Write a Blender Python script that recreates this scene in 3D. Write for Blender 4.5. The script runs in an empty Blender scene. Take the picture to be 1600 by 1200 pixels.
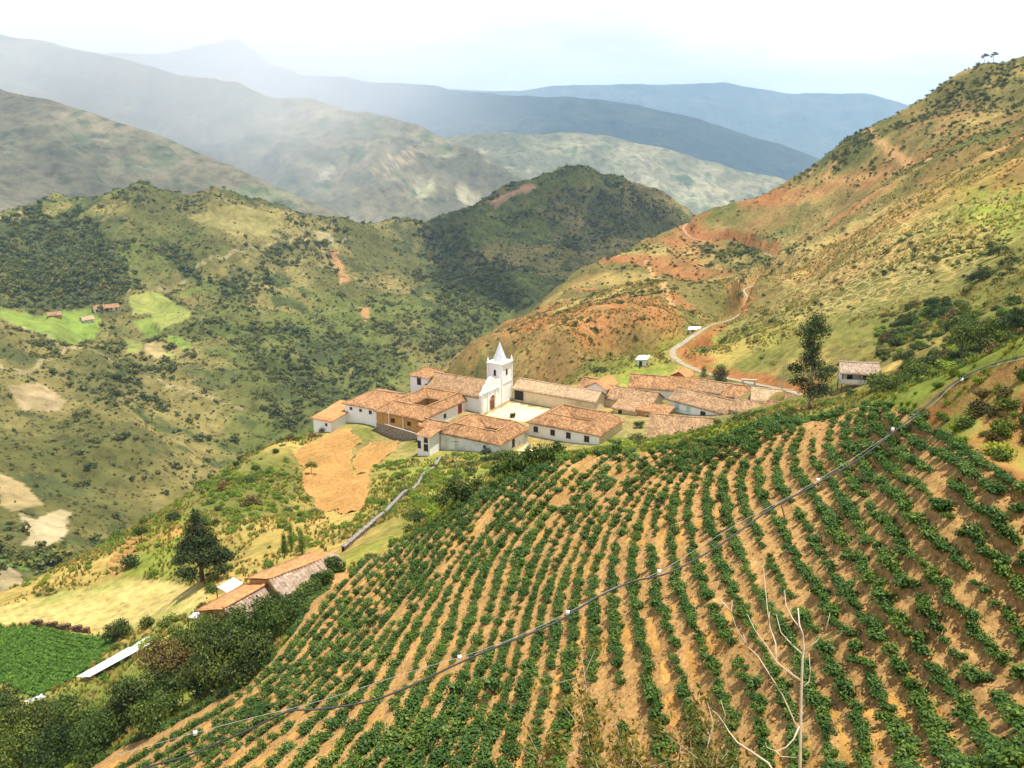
import bpy, bmesh, math, random
import numpy as np
from mathutils import Vector

# ------------------------------------------------------------------ camera, sky, sun, exposure
scene = bpy.context.scene
COL = scene.collection
FPX = 1400.0                       # focal length in pixels of the 1600 px wide photograph
PITCH = math.atan(400.0 / 1400.0)  # horizon lies 400 px above the middle
cam_data = bpy.data.cameras.new("camera")
cam_data.sensor_width = 36.0
cam_data.lens = 36.0 * FPX / 1600.0
cam_data.clip_start = 0.2
cam_data.clip_end = 60000.0
cam = bpy.data.objects.new("camera", cam_data)
cam.location = (0, 0, 0)
cam.rotation_euler = (math.pi / 2 - PITCH, 0, 0)
COL.objects.link(cam)
scene.camera = cam

SUN_DIR = Vector((0.18, -0.05, 0.98)).normalized()      # towards the sun
SUN_EL = math.asin(SUN_DIR.z)
SUN_AZ = math.atan2(SUN_DIR.x, SUN_DIR.y)

world = bpy.data.worlds.new("World")
scene.world = world
world.use_nodes = True
wn, wl = world.node_tree.nodes, world.node_tree.links
wn.clear()
w_out = wn.new("ShaderNodeOutputWorld")
w_bg = wn.new("ShaderNodeBackground")
w_bg.inputs[1].default_value = 0.1
w_sky = wn.new("ShaderNodeTexSky")
w_sky.sky_type = 'NISHITA'
w_sky.sun_disc = False
w_sky.sun_elevation = SUN_EL
w_sky.sun_rotation = SUN_AZ
w_sky.altitude = 2500
w_bgc = wn.new("ShaderNodeBackground")          # bright broken cloud
w_tc = wn.new("ShaderNodeTexCoord")
w_map = wn.new("ShaderNodeMapping")
w_map.inputs['Scale'].default_value = (1.0, 1.0, 3.2)
w_n1 = wn.new("ShaderNodeTexNoise")
w_n1.inputs['Scale'].default_value = 2.3
w_n1.inputs['Detail'].default_value = 6
w_n1.inputs['Roughness'].default_value = 0.55
w_r1 = wn.new("ShaderNodeValToRGB")
w_r1.color_ramp.elements[0].position = 0.36
w_r1.color_ramp.elements[0].color = (0.62, 0.62, 0.62, 1)
w_r1.color_ramp.elements[1].position = 0.60
w_r1.color_ramp.elements[1].color = (0.95, 0.94, 0.93, 1)
w_n2 = wn.new("ShaderNodeTexNoise")
w_n2.inputs['Scale'].default_value = 1.6
w_n2.inputs['Detail'].default_value = 5
w_sep = wn.new("ShaderNodeSeparateXYZ")
w_ma = wn.new("ShaderNodeMath"); w_ma.operation = 'MULTIPLY_ADD'   # cloud cover thins towards the zenith
w_ma.inputs[1].default_value = -0.75
w_ma.inputs[2].default_value = 0.66
w_add = wn.new("ShaderNodeMath"); w_add.operation = 'ADD'
w_r2 = wn.new("ShaderNodeValToRGB")
w_r2.color_ramp.elements[0].position = 0.62
w_r2.color_ramp.elements[1].position = 0.86
w_mix = wn.new("ShaderNodeMixShader")
wl.new(w_tc.outputs['Generated'], w_map.inputs['Vector'])
wl.new(w_map.outputs[0], w_n1.inputs['Vector'])
wl.new(w_n1.outputs['Fac'], w_r1.inputs[0])
wl.new(w_r1.outputs[0], w_bgc.inputs[0])
wl.new(w_tc.outputs['Generated'], w_n2.inputs['Vector'])
wl.new(w_tc.outputs['Generated'], w_sep.inputs[0])
wl.new(w_sep.outputs['Z'], w_ma.inputs[0])
wl.new(w_ma.outputs[0], w_add.inputs[0])
wl.new(w_n2.outputs['Fac'], w_add.inputs[1])
wl.new(w_add.outputs[0], w_r2.inputs[0])
wl.new(w_sky.outputs[0], w_bg.inputs[0])
wl.new(w_r2.outputs[0], w_mix.inputs[0])
wl.new(w_bg.outputs[0], w_mix.inputs[1])
wl.new(w_bgc.outputs[0], w_mix.inputs[2])
wl.new(w_mix.outputs[0], w_out.inputs['Surface'])

sun_data = bpy.data.lights.new("sun", 'SUN')
sun_data.energy = 5.0
sun_data.angle = math.radians(0.55)
sun_data.color = (1.0, 0.93, 0.82)
sun = bpy.data.objects.new("sun", sun_data)
sun.rotation_euler = (-SUN_DIR).to_track_quat('-Z', 'Y').to_euler()
sun.location = (200, 0, 400)
COL.objects.link(sun)

vs = scene.view_settings
vs.view_transform = 'Standard'
vs.look = 'None'
vs.exposure = 0.8
vs.gamma = 1.0
vs.use_curve_mapping = False
scene.cycles.max_bounces = 6
scene.cycles.diffuse_bounces = 2
scene.cycles.glossy_bounces = 2
scene.cycles.transmission_bounces = 3
scene.cycles.transparent_max_bounces = 6
scene.cycles.volume_bounces = 1
scene.cycles.use_adaptive_sampling = True
scene.cycles.adaptive_threshold = 0.02
scene.cycles.use_denoising = True

# ------------------------------------------------------------------ pixel <-> place helpers
CT, ST = math.cos(PITCH), math.sin(PITCH)

def rays(u, v):
    u = np.asarray(u, float); v = np.asarray(v, float)
    a = (600.0 - v) / FPX
    return np.stack([(u - 800.0) / FPX, CT + a * ST, -ST + a * CT], -1)

def at_depth(u, v, d):
    return rays(u, v) * np.asarray(d, float)[..., None]

def at_z(u, v, z):
    r = rays(u, v)
    return r * (z / r[..., 2])[..., None]

def pix(p):
    p = np.asarray(p, float)
    x, y, z = p[..., 0], p[..., 1], p[..., 2]
    dep = y * CT - z * ST
    up = y * ST + z * CT
    dep = np.where(dep < 0.05, 0.05, dep)
    return 800.0 + FPX * x / dep, 600.0 - FPX * up / dep, dep

def inpoly(u, v, poly):
    inside = np.zeros(np.shape(u), bool)
    n = len(poly)
    for i in range(n):
        x0, y0 = poly[i]; x1, y1 = poly[(i + 1) % n]
        if y0 == y1:
            continue
        c = ((y0 > v) != (y1 > v)) & (u < (x1 - x0) * (v - y0) / (y1 - y0) + x0)
        inside ^= c
    return inside

def seg_dist(px, py, poly):
    """distance of points to a polyline, with the position along it"""
    best = np.full(px.shape, 1e9); par = np.zeros(px.shape); side = np.zeros(px.shape)
    for i in range(len(poly) - 1):
        ax, ay = poly[i][:2]; bx, by = poly[i + 1][:2]
        dx, dy = bx - ax, by - ay
        L2 = dx * dx + dy * dy + 1e-9
        t = np.clip(((px - ax) * dx + (py - ay) * dy) / L2, 0, 1)
        qx, qy = ax + t * dx, ay + t * dy
        d = np.hypot(px - qx, py - qy)
        m = d < best
        best = np.where(m, d, best); par = np.where(m, i + t, par)
        side = np.where(m, np.sign(dx * (py - ay) - dy * (px - ax)), side)
    return best, par, side

def hash2(ix, iy, seed):
    h = (ix.astype(np.int64) * 374761393 + iy.astype(np.int64) * 668265263 + seed * 1442695041) & 0xFFFFFFFF
    h = ((h ^ (h >> 13)) * 1274126177) & 0xFFFFFFFF
    h = (h ^ (h >> 16)) & 0xFFFFFFFF
    return h / 4294967295.0

def vnoise(x, y, seed=0):
    ix, iy = np.floor(x), np.floor(y)
    fx, fy = x - ix, y - iy
    fx = fx * fx * (3 - 2 * fx); fy = fy * fy * (3 - 2 * fy)
    a = hash2(ix, iy, seed); b = hash2(ix + 1, iy, seed)
    c = hash2(ix, iy + 1, seed); d = hash2(ix + 1, iy + 1, seed)
    return (a * (1 - fx) + b * fx) * (1 - fy) + (c * (1 - fx) + d * fx) * fy

def fbm(x, y, wave, octs=4, seed=0, gain=0.5):
    """zero-centred, roughly -1..1"""
    s = np.zeros(np.shape(x)); amp = 1.0; tot = 0.0; f = 1.0 / wave
    for o in range(octs):
        s += amp * (vnoise(x * f + 17.3 * o, y * f - 9.1 * o, seed + o) * 2 - 1)
        tot += amp; amp *= gain; f *= 2.03
    return s / tot * 1.6

def ridged(x, y, wave, octs=4, seed=0):
    s = np.zeros(np.shape(x)); amp = 1.0; tot = 0; f = 1.0 / wave
    for o in range(octs):
        s += amp * (1 - np.abs(vnoise(x * f + 5.7 * o, y * f + 3.1 * o, seed + o) * 2 - 1))
        tot += amp; amp *= 0.5; f *= 2.05
    return s / tot

def sstep(a, b, x):
    t = np.clip((x - a) / (b - a), 0, 1)
    return t * t * (3 - 2 * t)

class Surf:
    """smooth surface through given points (thin-plate spline), baked to a grid"""
    def __init__(self, pts, x0, x1, y0, y1, step, lam=0.02, sc=100.0, coarse=3):
        P = np.array(pts, float)
        X = P[:, :2] / sc
        n = len(P)
        r2 = ((X[:, None] - X[None]) ** 2).sum(-1)
        K = 0.5 * r2 * np.log(r2 + 1e-12)
        A = np.zeros((n + 3, n + 3))
        A[:n, :n] = K + np.eye(n) * lam * 0.01
        A[:n, n] = 1; A[:n, n + 1:] = X
        A[n, :n] = 1; A[n + 1:, :n] = X.T
        w = np.linalg.solve(A, np.concatenate([P[:, 2], np.zeros(3)]))
        self.x0, self.y0, self.step = x0, y0, step
        xs = np.arange(x0, x1 + step, step); ys = np.arange(y0, y1 + step, step)
        self.nx, self.ny = len(xs), len(ys)
        cs = step * coarse
        xc = np.arange(x0 - cs, x1 + 3 * cs, cs); yc = np.arange(y0 - cs, y1 + 3 * cs, cs)
        Zc = np.zeros((len(yc), len(xc)))
        for j, yy in enumerate(yc):
            q = np.stack([xc / sc, np.full_like(xc, yy / sc)], -1)
            d2 = ((q[:, None] - X[None]) ** 2).sum(-1)
            Zc[j] = (0.5 * d2 * np.log(d2 + 1e-12)) @ w[:n] + w[n] + q @ w[n + 1:]
        def cubic(p, p0, m):                      # Catmull-Rom weights from the coarse to the fine grid
            f = (p - p0) / cs; i = np.clip(np.floor(f).astype(int), 1, m - 3); t = f - i
            B = np.zeros((len(p), m)); r = np.arange(len(p))
            B[r, i - 1] = -0.5 * t ** 3 + t ** 2 - 0.5 * t
            B[r, i] = 1.5 * t ** 3 - 2.5 * t ** 2 + 1
            B[r, i + 1] = -1.5 * t ** 3 + 2 * t ** 2 + 0.5 * t
            B[r, i + 2] = 0.5 * t ** 3 - 0.5 * t ** 2
            return B
        Z = cubic(ys, yc[0], len(yc)) @ Zc @ cubic(xs, xc[0], len(xc)).T
        self.Z = Z
        self.gx, self.gy = np.meshgrid(xs, ys)
    def __call__(self, x, y):
        fx = np.clip((np.asarray(x, float) - self.x0) / self.step, 0, self.nx - 1.001)
        fy = np.clip((np.asarray(y, float) - self.y0) / self.step, 0, self.ny - 1.001)
        ix = fx.astype(int); iy = fy.astype(int); fx = fx - ix; fy = fy - iy
        Z = self.Z
        return (Z[iy, ix] * (1 - fx) + Z[iy, ix + 1] * fx) * (1 - fy) + (Z[iy + 1, ix] * (1 - fx) + Z[iy + 1, ix + 1] * fx) * fy

def cast(u, v, hfun, d0, d1, n=500):
    """where the sight line of a pixel first meets the surface; nan if it misses"""
    u = np.atleast_1d(np.asarray(u, float)); v = np.atleast_1d(np.asarray(v, float))
    r = rays(u, v)
    ds = np.geomspace(d0, d1, n)
    lo = np.full(u.shape, d0); hi = np.full(u.shape, np.nan)
    done = np.zeros(u.shape, bool)
    prev = ds[0]
    for d in ds[1:]:
        p = r * d
        below = p[..., 2] < hfun(p[..., 0], p[..., 1])
        new = below & ~done
        hi[new] = d; lo[new] = prev
        done |= below
        prev = d
        if done.all():
            break
    hi2 = np.where(done, hi, lo)
    for _ in range(18):
        m = 0.5 * (lo + hi2)
        p = r * m[..., None]
        b = p[..., 2] < hfun(p[..., 0], p[..., 1])
        hi2 = np.where(b, m, hi2); lo = np.where(b, lo, m)
    out = r * hi2[..., None]
    out[~done] = np.nan
    return out

# ------------------------------------------------------------------ object helpers
def link(o, parent=None):
    COL.objects.link(o)
    if parent is not None:
        o.parent = parent
    return o

def tag(o, label=None, cat=None, group=None, kind=None):
    if label: o['label'] = label
    if cat: o['category'] = cat
    if group: o['group'] = group
    if kind: o['kind'] = kind
    return o

def empty(name, loc, label, cat, group=None, rz=0.0):
    o = bpy.data.objects.new(name, None)
    o.location = loc
    o.rotation_euler = (0, 0, rz)
    o.empty_display_size = 0.5
    link(o)
    return tag(o, label, cat, group)

def mesh_np(name, verts, faces, mats=(), smooth=False, parent=None, attrs=None, midx=None):
    me = bpy.data.meshes.new(name)
    verts = np.asarray(verts, np.float32)
    if isinstance(faces, np.ndarray):
        nv = faces.shape[1]; nf = faces.shape[0]
        me.vertices.add(len(verts)); me.vertices.foreach_set('co', verts.ravel())
        me.loops.add(nf * nv); me.loops.foreach_set('vertex_index', faces.astype(np.int32).ravel())
        me.polygons.add(nf)
        me.polygons.foreach_set('loop_start', np.arange(0, nf * nv, nv, dtype=np.int32))
        me.polygons.foreach_set('loop_total', np.full(nf, nv, np.int32))
        me.update(calc_edges=True)
    else:
        me.from_pydata([tuple(map(float, p)) for p in verts], [], faces)
    if smooth:
        me.polygons.foreach_set('use_smooth', np.ones(len(me.polygons), bool))
    for m in (mats if isinstance(mats, (list, tuple)) else [mats]):
        me.materials.append(m)
    if midx is not None:
        me.polygons.foreach_set('material_index', np.asarray(midx, np.int32))
    for k, a in (attrs or {}).items():
        a = np.asarray(a, np.float32)
        if a.ndim == 2:
            at = me.color_attributes.new(k, 'FLOAT_COLOR', 'POINT')
            rgba = np.ones((len(a), 4), np.float32); rgba[:, :3] = a[:, :3]
            at.data.foreach_set('color', rgba.ravel())
        else:
            at = me.attributes.new(k, 'FLOAT', 'POINT')
            at.data.foreach_set('value', a)
    me.validate()
    o = bpy.data.objects.new(name, me)
    return link(o, parent)

def grid_faces(nr, nc):
    i = np.arange(nr - 1)[:, None] * nc + np.arange(nc - 1)[None]
    return np.stack([i, i + 1, i + nc + 1, i + nc], -1).reshape(-1, 4)

class MB:
    """collects boxes, bars and tubes into one mesh"""
    def __init__(self): self.v = []; self.f = []
    def quad(self, a, b, c, d):
        n = len(self.v); self.v += [tuple(a), tuple(b), tuple(c), tuple(d)]; self.f.append((n, n + 1, n + 2, n + 3))
    def tri(self, a, b, c):
        n = len(self.v); self.v += [tuple(a), tuple(b), tuple(c)]; self.f.append((n, n + 1, n + 2))
    def box(self, o, ex, ey, ez):
        """corner o and three edge vectors"""
        o, ex, ey, ez = map(lambda q: np.array(q, float), (o, ex, ey, ez))
        n = len(self.v)
        for k in range(8):
            self.v.append(tuple(o + ex * (k & 1) + ey * ((k >> 1) & 1) + ez * (k >> 2)))
        for q in ((0, 2, 3, 1), (4, 5, 7, 6), (0, 1, 5, 4), (2, 6, 7, 3), (0, 4, 6, 2), (1, 3, 7, 5)):
            self.f.append(tuple(n + i for i in q))
    def tube(self, pts, rad, seg=6, cap=True):
        pts = [Vector(p) for p in pts]
        rr = rad if hasattr(rad, '__len__') else [rad] * len(pts)
        n0 = len(self.v)
        for i, p in enumerate(pts):
            t = (pts[min(i + 1, len(pts) - 1)] - pts[max(i - 1, 0)])
            if t.length < 1e-9: t = Vector((0, 0, 1))
            t.normalize()
            ref = Vector((0, 0, 1)) if abs(t.z) < 0.9 else Vector((1, 0, 0))
            a = t.cross(ref).normalized(); b = t.cross(a)
            for k in range(seg):
                th = 2 * math.pi * k / seg
                self.v.append(tuple(p + (a * math.cos(th) + b * math.sin(th)) * rr[i]))
        for i in range(len(pts) - 1):
            for k in range(seg):
                k2 = (k + 1) % seg
                self.f.append((n0 + i * seg + k, n0 + i * seg + k2, n0 + (i + 1) * seg + k2, n0 + (i + 1) * seg + k))
        if cap:
            self.f.append(tuple(n0 + k for k in range(seg))[::-1])
            e = n0 + (len(pts) - 1) * seg
            self.f.append(tuple(e + k for k in range(seg)))
    def build(self, name, mat, parent=None, smooth=False):
        me = bpy.data.meshes.new(name)
        me.from_pydata(self.v, [], self.f)
        me.materials.append(mat)
        if smooth:
            me.polygons.foreach_set('use_smooth', np.ones(len(me.polygons), bool))
        me.update()
        return link(bpy.data.objects.new(name, me), parent)

# ------------------------------------------------------------------ materials
def new_mat(name):
    m = bpy.data.materials.new(name)
    m.use_nodes = True
    nt = m.node_tree
    b = nt.nodes['Principled BSDF']
    b.inputs['Roughness'].default_value = 0.9
    b.inputs['Specular IOR Level'].default_value = 0.15
    return m, nt, b

def node(nt, typ, **kw):
    n = nt.nodes.new(typ)
    for k, v in kw.items():
        if k.startswith('_'):
            setattr(n, k[1:], v)
        else:
            n.inputs[k.replace('_', ' ')].default_value = v
    return n

def mixrgb(nt, mode, fac, a, b):
    n = nt.nodes.new('ShaderNodeMix'); n.data_type = 'RGBA'; n.blend_type = mode
    for idx, val in ((0, fac), (6, a), (7, b)):
        if hasattr(val, 'links'):
            nt.links.new(val, n.inputs[idx])
        elif idx == 0:
            n.inputs[0].default_value = val
        else:
            n.inputs[idx].default_value = (*val, 1) if len(val) == 3 else val
    return n.outputs[2]

def ramp(nt, src, stops):
    r = nt.nodes.new('ShaderNodeValToRGB')
    els = r.color_ramp.elements
    while len(els) < len(stops): els.new(0.5)
    for e, (p, c) in zip(els, stops):
        e.position = p
        e.color = (*c, 1) if hasattr(c, '__len__') else (c, c, c, 1)
    nt.links.new(src, r.inputs[0])
    return r.outputs[0]

def coords(nt, kind='Object', scale=None):
    t = nt.nodes.new('ShaderNodeTexCoord').outputs[kind]
    if scale:
        m = nt.nodes.new('ShaderNodeMapping'); m.inputs['Scale'].default_value = scale
        nt.links.new(t, m.inputs['Vector']); t = m.outputs[0]
    return t

def noise(nt, vec, scale, detail=4, rough=0.55, out='Fac'):
    n = node(nt, 'ShaderNodeTexNoise', Scale=scale, Detail=detail, Roughness=rough)
    nt.links.new(vec, n.inputs['Vector'])
    return n.outputs[out]

def bump(nt, b, src, strength, dist):
    n = node(nt, 'ShaderNodeBump', Strength=strength, Distance=dist)
    nt.links.new(src, n.inputs['Height'])
    nt.links.new(n.outputs[0], b.inputs['Normal'])
    return n

def mat_plain(name, col, var=0.25, scale=3.0, rough=0.9, bumpd=0.0, stain=None, metal=0.0, spec=0.15):
    m, nt, b = new_mat(name)
    vec = coords(nt)
    n1 = noise(nt, vec, scale, 6, 0.6)
    c = mixrgb(nt, 'MULTIPLY', 1.0, col, ramp(nt, n1, [(0.25, 1 - var), (0.75, 1 + var)]))
    if stain:
        n2 = noise(nt, vec, scale * 0.35, 5, 0.65)
        c = mixrgb(nt, 'MIX', ramp(nt, n2, [(stain[1], 0.0), (stain[2], 1.0)]), c, stain[0])
    nt.links.new(c, b.inputs['Base Color'])
    b.inputs['Roughness'].default_value = rough
    b.inputs['Metallic'].default_value = metal
    b.inputs['Specular IOR Level'].default_value = spec
    if bumpd:
        bump(nt, b, n1, 0.6, bumpd)
    return m

def mat_terrain(name, s1, s2, bumpd, net=False, var=0.35):
    """colour from the surface's own cover map, broken up by finer noise"""
    m, nt, b = new_mat(name)
    at = node(nt, 'ShaderNodeAttribute', _attribute_name='col')
    vec = coords(nt)
    na = noise(nt, vec, s1, 6, 0.7)
    nb = noise(nt, vec, s2, 2, 0.6)
    c = mixrgb(nt, 'MULTIPLY', 1.0, at.outputs['Color'], ramp(nt, na, [(0.28, 1 - var * 1.5), (0.5, 1.0), (0.72, 1 + var)]))
    c = mixrgb(nt, 'MULTIPLY', 1.0, c, ramp(nt, nb, [(0.3, (1 - var * .6, 1 - var * .45, 1 - var * .7)), (0.7, (1 + var * .6, 1 + var * .5, 1 + var * .4))]))
    if net:
        an = node(nt, 'ShaderNodeAttribute', _attribute_name='net')
        wv = node(nt, 'ShaderNodeTexNoise', Scale=0.25, Detail=4.0)
        nt.links.new(vec, wv.inputs['Vector'])
        add = nt.nodes.new('ShaderNodeVectorMath'); add.operation = 'MULTIPLY_ADD'
        add.inputs[1].default_value = (6, 6, 6)
        nt.links.new(wv.outputs['Color'], add.inputs[0]); nt.links.new(vec, add.inputs[2])
        vo = node(nt, 'ShaderNodeTexVoronoi', Scale=0.27)
        vo.feature = 'DISTANCE_TO_EDGE'
        nt.links.new(add.outputs[0], vo.inputs['Vector'])
        e = ramp(nt, vo.outputs['Distance'], [(0.01, 0.85), (0.11, 0.0)])
        mm = nt.nodes.new('ShaderNodeMath'); mm.operation = 'MULTIPLY'
        nt.links.new(e, mm.inputs[0]); nt.links.new(an.outputs['Fac'], mm.inputs[1])
        c = mixrgb(nt, 'MIX', mm.outputs[0], c, (0.42, 0.33, 0.12))
    nt.links.new(c, b.inputs['Base Color'])
    b.inputs['Roughness'].default_value = 1.0
    b.inputs['Specular IOR Level'].default_value = 0.03
    bump(nt, b, na, 0.9, bumpd)
    return m
# ------------------------------------------------------------------ near ground: crop slope, village spur, right hillside
def D(u, v, d):
    return tuple(at_depth(np.array(u, float), np.array(v, float), np.array(d, float)))

FIELD_A, FIELD_GX, FIELD_GY = -21.83, 0.754, -0.083
def field_plane(u, v):
    r = rays(u, v)
    d = FIELD_A / (r[2] - FIELD_GX * r[0] - FIELD_GY * r[1])
    return tuple(r * d)

g = []
# crop slope
for (u, v) in [(1150, 1000), (750, 1050), (330, 1150), (520, 960), (1000, 900), (1300, 900), (1300, 1100), (1000, 1100),
               (600, 1000), (1450, 1000), (1550, 1100), (800, 850), (700, 950), (1100, 800), (450, 1090), (200, 1190), (1550, 900), (900, 1000)]:
    g.append(field_plane(u, v))
g += [D(1500, 1190, 24), D(1000, 1190, 33.5), D(560, 890, 84), D(640, 848, 84), D(700, 805, 82), D(780, 757, 79), D(860, 727, 76), D(940, 712, 71), D(1000, 711, 68),
      D(1060, 703, 64), D(1100, 694, 61), D(1200, 665, 54), D(1290, 642, 46), D(1350, 634, 42), D(1250, 740, 44.5), D(1400, 640, 40.3), D(1450, 740, 35.5),
      D(1550, 770, 30.7), D(1600, 775, 29.3), D(1500, 706, 35), D(1450, 672, 37.6)]
# bank at the right edge and the grass crest
g += [D(1440, 636, 36.8), D(1500, 640, 33), D(1600, 690, 27.6), D(1400, 612, 42), D(1480, 590, 38), D(1560, 568, 35), D(1620, 560, 33),
      D(1600, 620, 28.2), (24, 24, -7.0), (30, 14, -4), (22, 18, -9.5)]
# beyond the crest the ground falls away
for (u, v, d) in [(1400, 612, 52), (1480, 590, 48), (1560, 568, 46), (1350, 634, 52), (1200, 665, 64), (1100, 694, 73), (1000, 711, 80),
                  (860, 727, 88), (780, 757, 90), (700, 805, 92), (640, 848, 94)]:
    p = at_depth(np.array(u), np.array(v), np.array(float(d)))
    g.append((p[0], p[1], p[2] - 5.0))
for (u, v) in [(860, 727), (940, 712), (1010, 712), (1075, 702), (1112, 692), (1200, 664)]:
    for d_, dz in ((100.0, 6.5), (128.0, 5.0)):
        p = at_depth(np.array(u), np.array(v), np.array(d_))
        g.append((p[0], p[1], p[2] - dz))
# camera's own bank
g += [(0, 0, -1.8), (8, 0, -0.8), (-8, 0, -5), (3.5, 9.2, -8.6), (-3, 12, -12.5), (8, 9, -6.6), (0, 18, -19.5), (14, 0, 1), (-20, 5, -22), (-30, 30, -42),
      (6, -8, -1), (-10, -8, -6), (30, -8, 6), (12, 14, -10.5)]
# left: hedge, farm terrace, lower fields
g += [D(420, 930, 105), D(360, 920, 112), D(315, 905, 118), D(250, 1010, 98), D(350, 1010, 94), D(120, 1130, 98), D(70, 1030, 118), D(10, 1060, 114),
      D(150, 1040, 110), D(0, 985, 125), D(150, 985, 121), D(150, 920, 138), D(0, 955, 135), D(240, 960, 119), D(280, 915, 130), D(490, 900, 100),
      D(540, 862, 112), D(470, 852, 127), D(60, 1190, 96), D(-120, 1060, 108), D(-200, 980, 125)]
# village spur, down-left part
g += [D(540, 818, 172), D(540, 740, 197), D(540, 674, 224), D(480, 720, 207), (-28, 208.5, -74.8), (-36, 205, -74.6), (-20, 200, -73), D(300, 800, 165), D(380, 740, 192), D(240, 850, 148),
      D(180, 870, 150), D(450, 692, 212), D(400, 780, 170), D(350, 840, 140), D(620, 840, 108), D(640, 800, 122), D(740, 780, 140), D(850, 735, 158), D(600, 780, 150),
      D(680, 740, 175), D(960, 722, 158), D(100, 905, 146), D(420, 850, 132)]
# left flank of the spur drops into the valley
for (x, y, z) in [(-112, 165, -108), (-125, 205, -140), (-95, 240, -125), (-75, 275, -128), (-130, 280, -175), (-60, 330, -150), (-120, 120, -82), (-150, 150, -125), (-160, 230, -180),
                  (-100, 380, -190), (-40, 300, -118), (0, 300, -112), (-20, 360, -140), (40, 330, -104), (-160, 350, -215), (-180, 100, -120)]:
    g.append((x, y, z))
# village plateau
for (x, y, z) in [(-44, 213, -74), (-34, 216, -73.2), (-23, 208, -73), (-10, 192, -71), (5, 190, -70.6), (20, 194, -70.2), (-30, 232, -71), (-15, 240, -71.5), (0, 225, -71),
                  (15, 220, -71), (30, 215, -70), (20, 238, -71.5), (5, 250, -73), (-25, 252, -76), (-48, 232, -76), (35, 232, -70), (48, 215, -68.5), (36, 195, -68),
                  (50, 200, -66), (60, 215, -64), (48, 238, -69), (60, 245, -67), (28, 185, -66), (12, 180, -68), (-8, 180, -69)]:
    g.append((x, y, z))
g += [D(1335, 612, 168), D(1250, 614, 212), D(1290, 640, 150), D(1150, 662, 165), D(1030, 706, 178), D(1075, 700, 172), D(985, 718, 168), D(1080, 590, 255), D(1030, 590, 262), D(950, 585, 275), D(1180, 600, 235)]
# right hillside
g += [D(1040, 552, 290), D(1110, 510, 360), D(1160, 449, 470), D(1220, 402, 560), D(1080, 377, 640), D(1070, 352, 690),
      D(960, 560, 300), D(900, 575, 300), D(850, 560, 330), D(800, 560, 350), D(900, 480, 440), D(800, 520, 420), D(1000, 450, 450), D(1000, 520, 350), D(930, 540, 335), D(730, 570, 400),
      D(1150, 560, 262), D(1250, 560, 238), D(1300, 520, 245), D(1350, 560, 195), D(1430, 585, 128), D(1480, 562, 130), D(1400, 520, 225), D(1500, 480, 210),
      D(1200, 480, 350), D(1300, 430, 330), D(1400, 400, 300), D(1500, 400, 260), D(1600, 400, 230), D(1600, 480, 175), D(1590, 545, 105), D(1560, 560, 118), D(1520, 520, 160),
      D(1600, 245, 350), D(1500, 290, 365), D(1380, 345, 395), D(1280, 410, 400), D(1200, 462, 392), D(1130, 500, 375), D(1600, 320, 290),
      D(1300, 345, 520), D(1400, 270, 520), D(1500, 200, 530), D(1600, 170, 520), D(1250, 330, 600), D(1150, 370, 600), D(1380, 240, 570), D(1500, 150, 590)]
ridge = [(1720, 60, 590), (1600, 97, 600), (1500, 122, 615), (1400, 178, 630), (1300, 238, 645), (1200, 302, 665), (1130, 335, 690), (1085, 347, 700), (1020, 372, 660), (960, 402, 630), (880, 455, 580), (800, 508, 530), (720, 558, 480), (690, 582, 455)]
for (u, v, d) in ridge:
    p = at_depth(np.array(u), np.array(v), np.array(float(d)))
    g.append(tuple(p))
    g.append((p[0] - 32, p[1] + 45, p[2] - 46))
    g.append((p[0] - 75, p[1] + 110, p[2] - 125))
g += [(480, 300, 120), (480, 600, 160), (420, 150, 90), (250, 60, 55), (120, 10, 30), (250, 850, -150), (420, 850, -40), (60, 800, -260), (-60, 620, -290), (-120, 500, -280), (150, 120, -5), (90, 60, 6)]

surfG = Surf(g, -240, 520, -20, 900, 1.0)

VC = (0.0, 216.0)
def roughG(x, y):
    calm = np.exp(-(((x - 4) / 70.0) ** 2 + ((y - 214) / 42.0) ** 2) ** 2)
    near = sstep(60, 200, y)
    hill = sstep(240, 420, y + 0.6 * np.maximum(x, 0))
    a = fbm(x, y, 38.0, 4, 11)
    gul = ridged(x * 0.93 + y * 0.35, y * 0.25 - x * 0.1, 34.0, 3, 5) - 0.6
    b = fbm(x, y, 7.0, 3, 21)
    return (1 - calm) * near * (0.9 * a + 0.35 * b) + hill * (2.2 * a + 6.0 * gul + 0.8 * b) + 0.06 * b * (1 - near)

# roads are cut into the slope
ROAD_PX = [(1262, 620, 207), (1245, 612, 214), (1215, 606, 222), (1180, 600, 232), (1130, 592, 246), (1090, 581, 258), (1062, 566, 272), (1046, 552, 288), (1058, 541, 300), (1085, 524, 328), (1112, 506, 360), (1135, 503, 385),
           (1158, 492, 420), (1172, 470, 448), (1160, 450, 470), (1185, 446, 500), (1215, 425, 535), (1222, 405, 560), (1190, 394, 585), (1150, 386, 610), (1105, 379, 632), (1078, 372, 650), (1066, 356, 680), (1074, 349, 700)]
road_pts = np.array([D(*q) for q in ROAD_PX])
def smooth_line(P, n):
    P = np.asarray(P, float)
    t = np.concatenate([[0], np.cumsum(np.linalg.norm(np.diff(P, axis=0), axis=1))])
    tt = np.linspace(0, t[-1], n)
    Q = np.stack([np.interp(tt, t, P[:, k]) for k in range(P.shape[1])], -1)
    for _ in range(4):
        Q[1:-1] = 0.25 * Q[:-2] + 0.5 * Q[1:-1] + 0.25 * Q[2:]
    return Q
road_line = smooth_line(road_pts, 160)
for _ in range(30):
    road_line[1:-1, 2] = 0.25 * road_line[:-2, 2] + 0.5 * road_line[1:-1, 2] + 0.25 * road_line[2:, 2]
ROAD_W = 1.5
surfG.Z += roughG(surfG.gx, surfG.gy)
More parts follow.
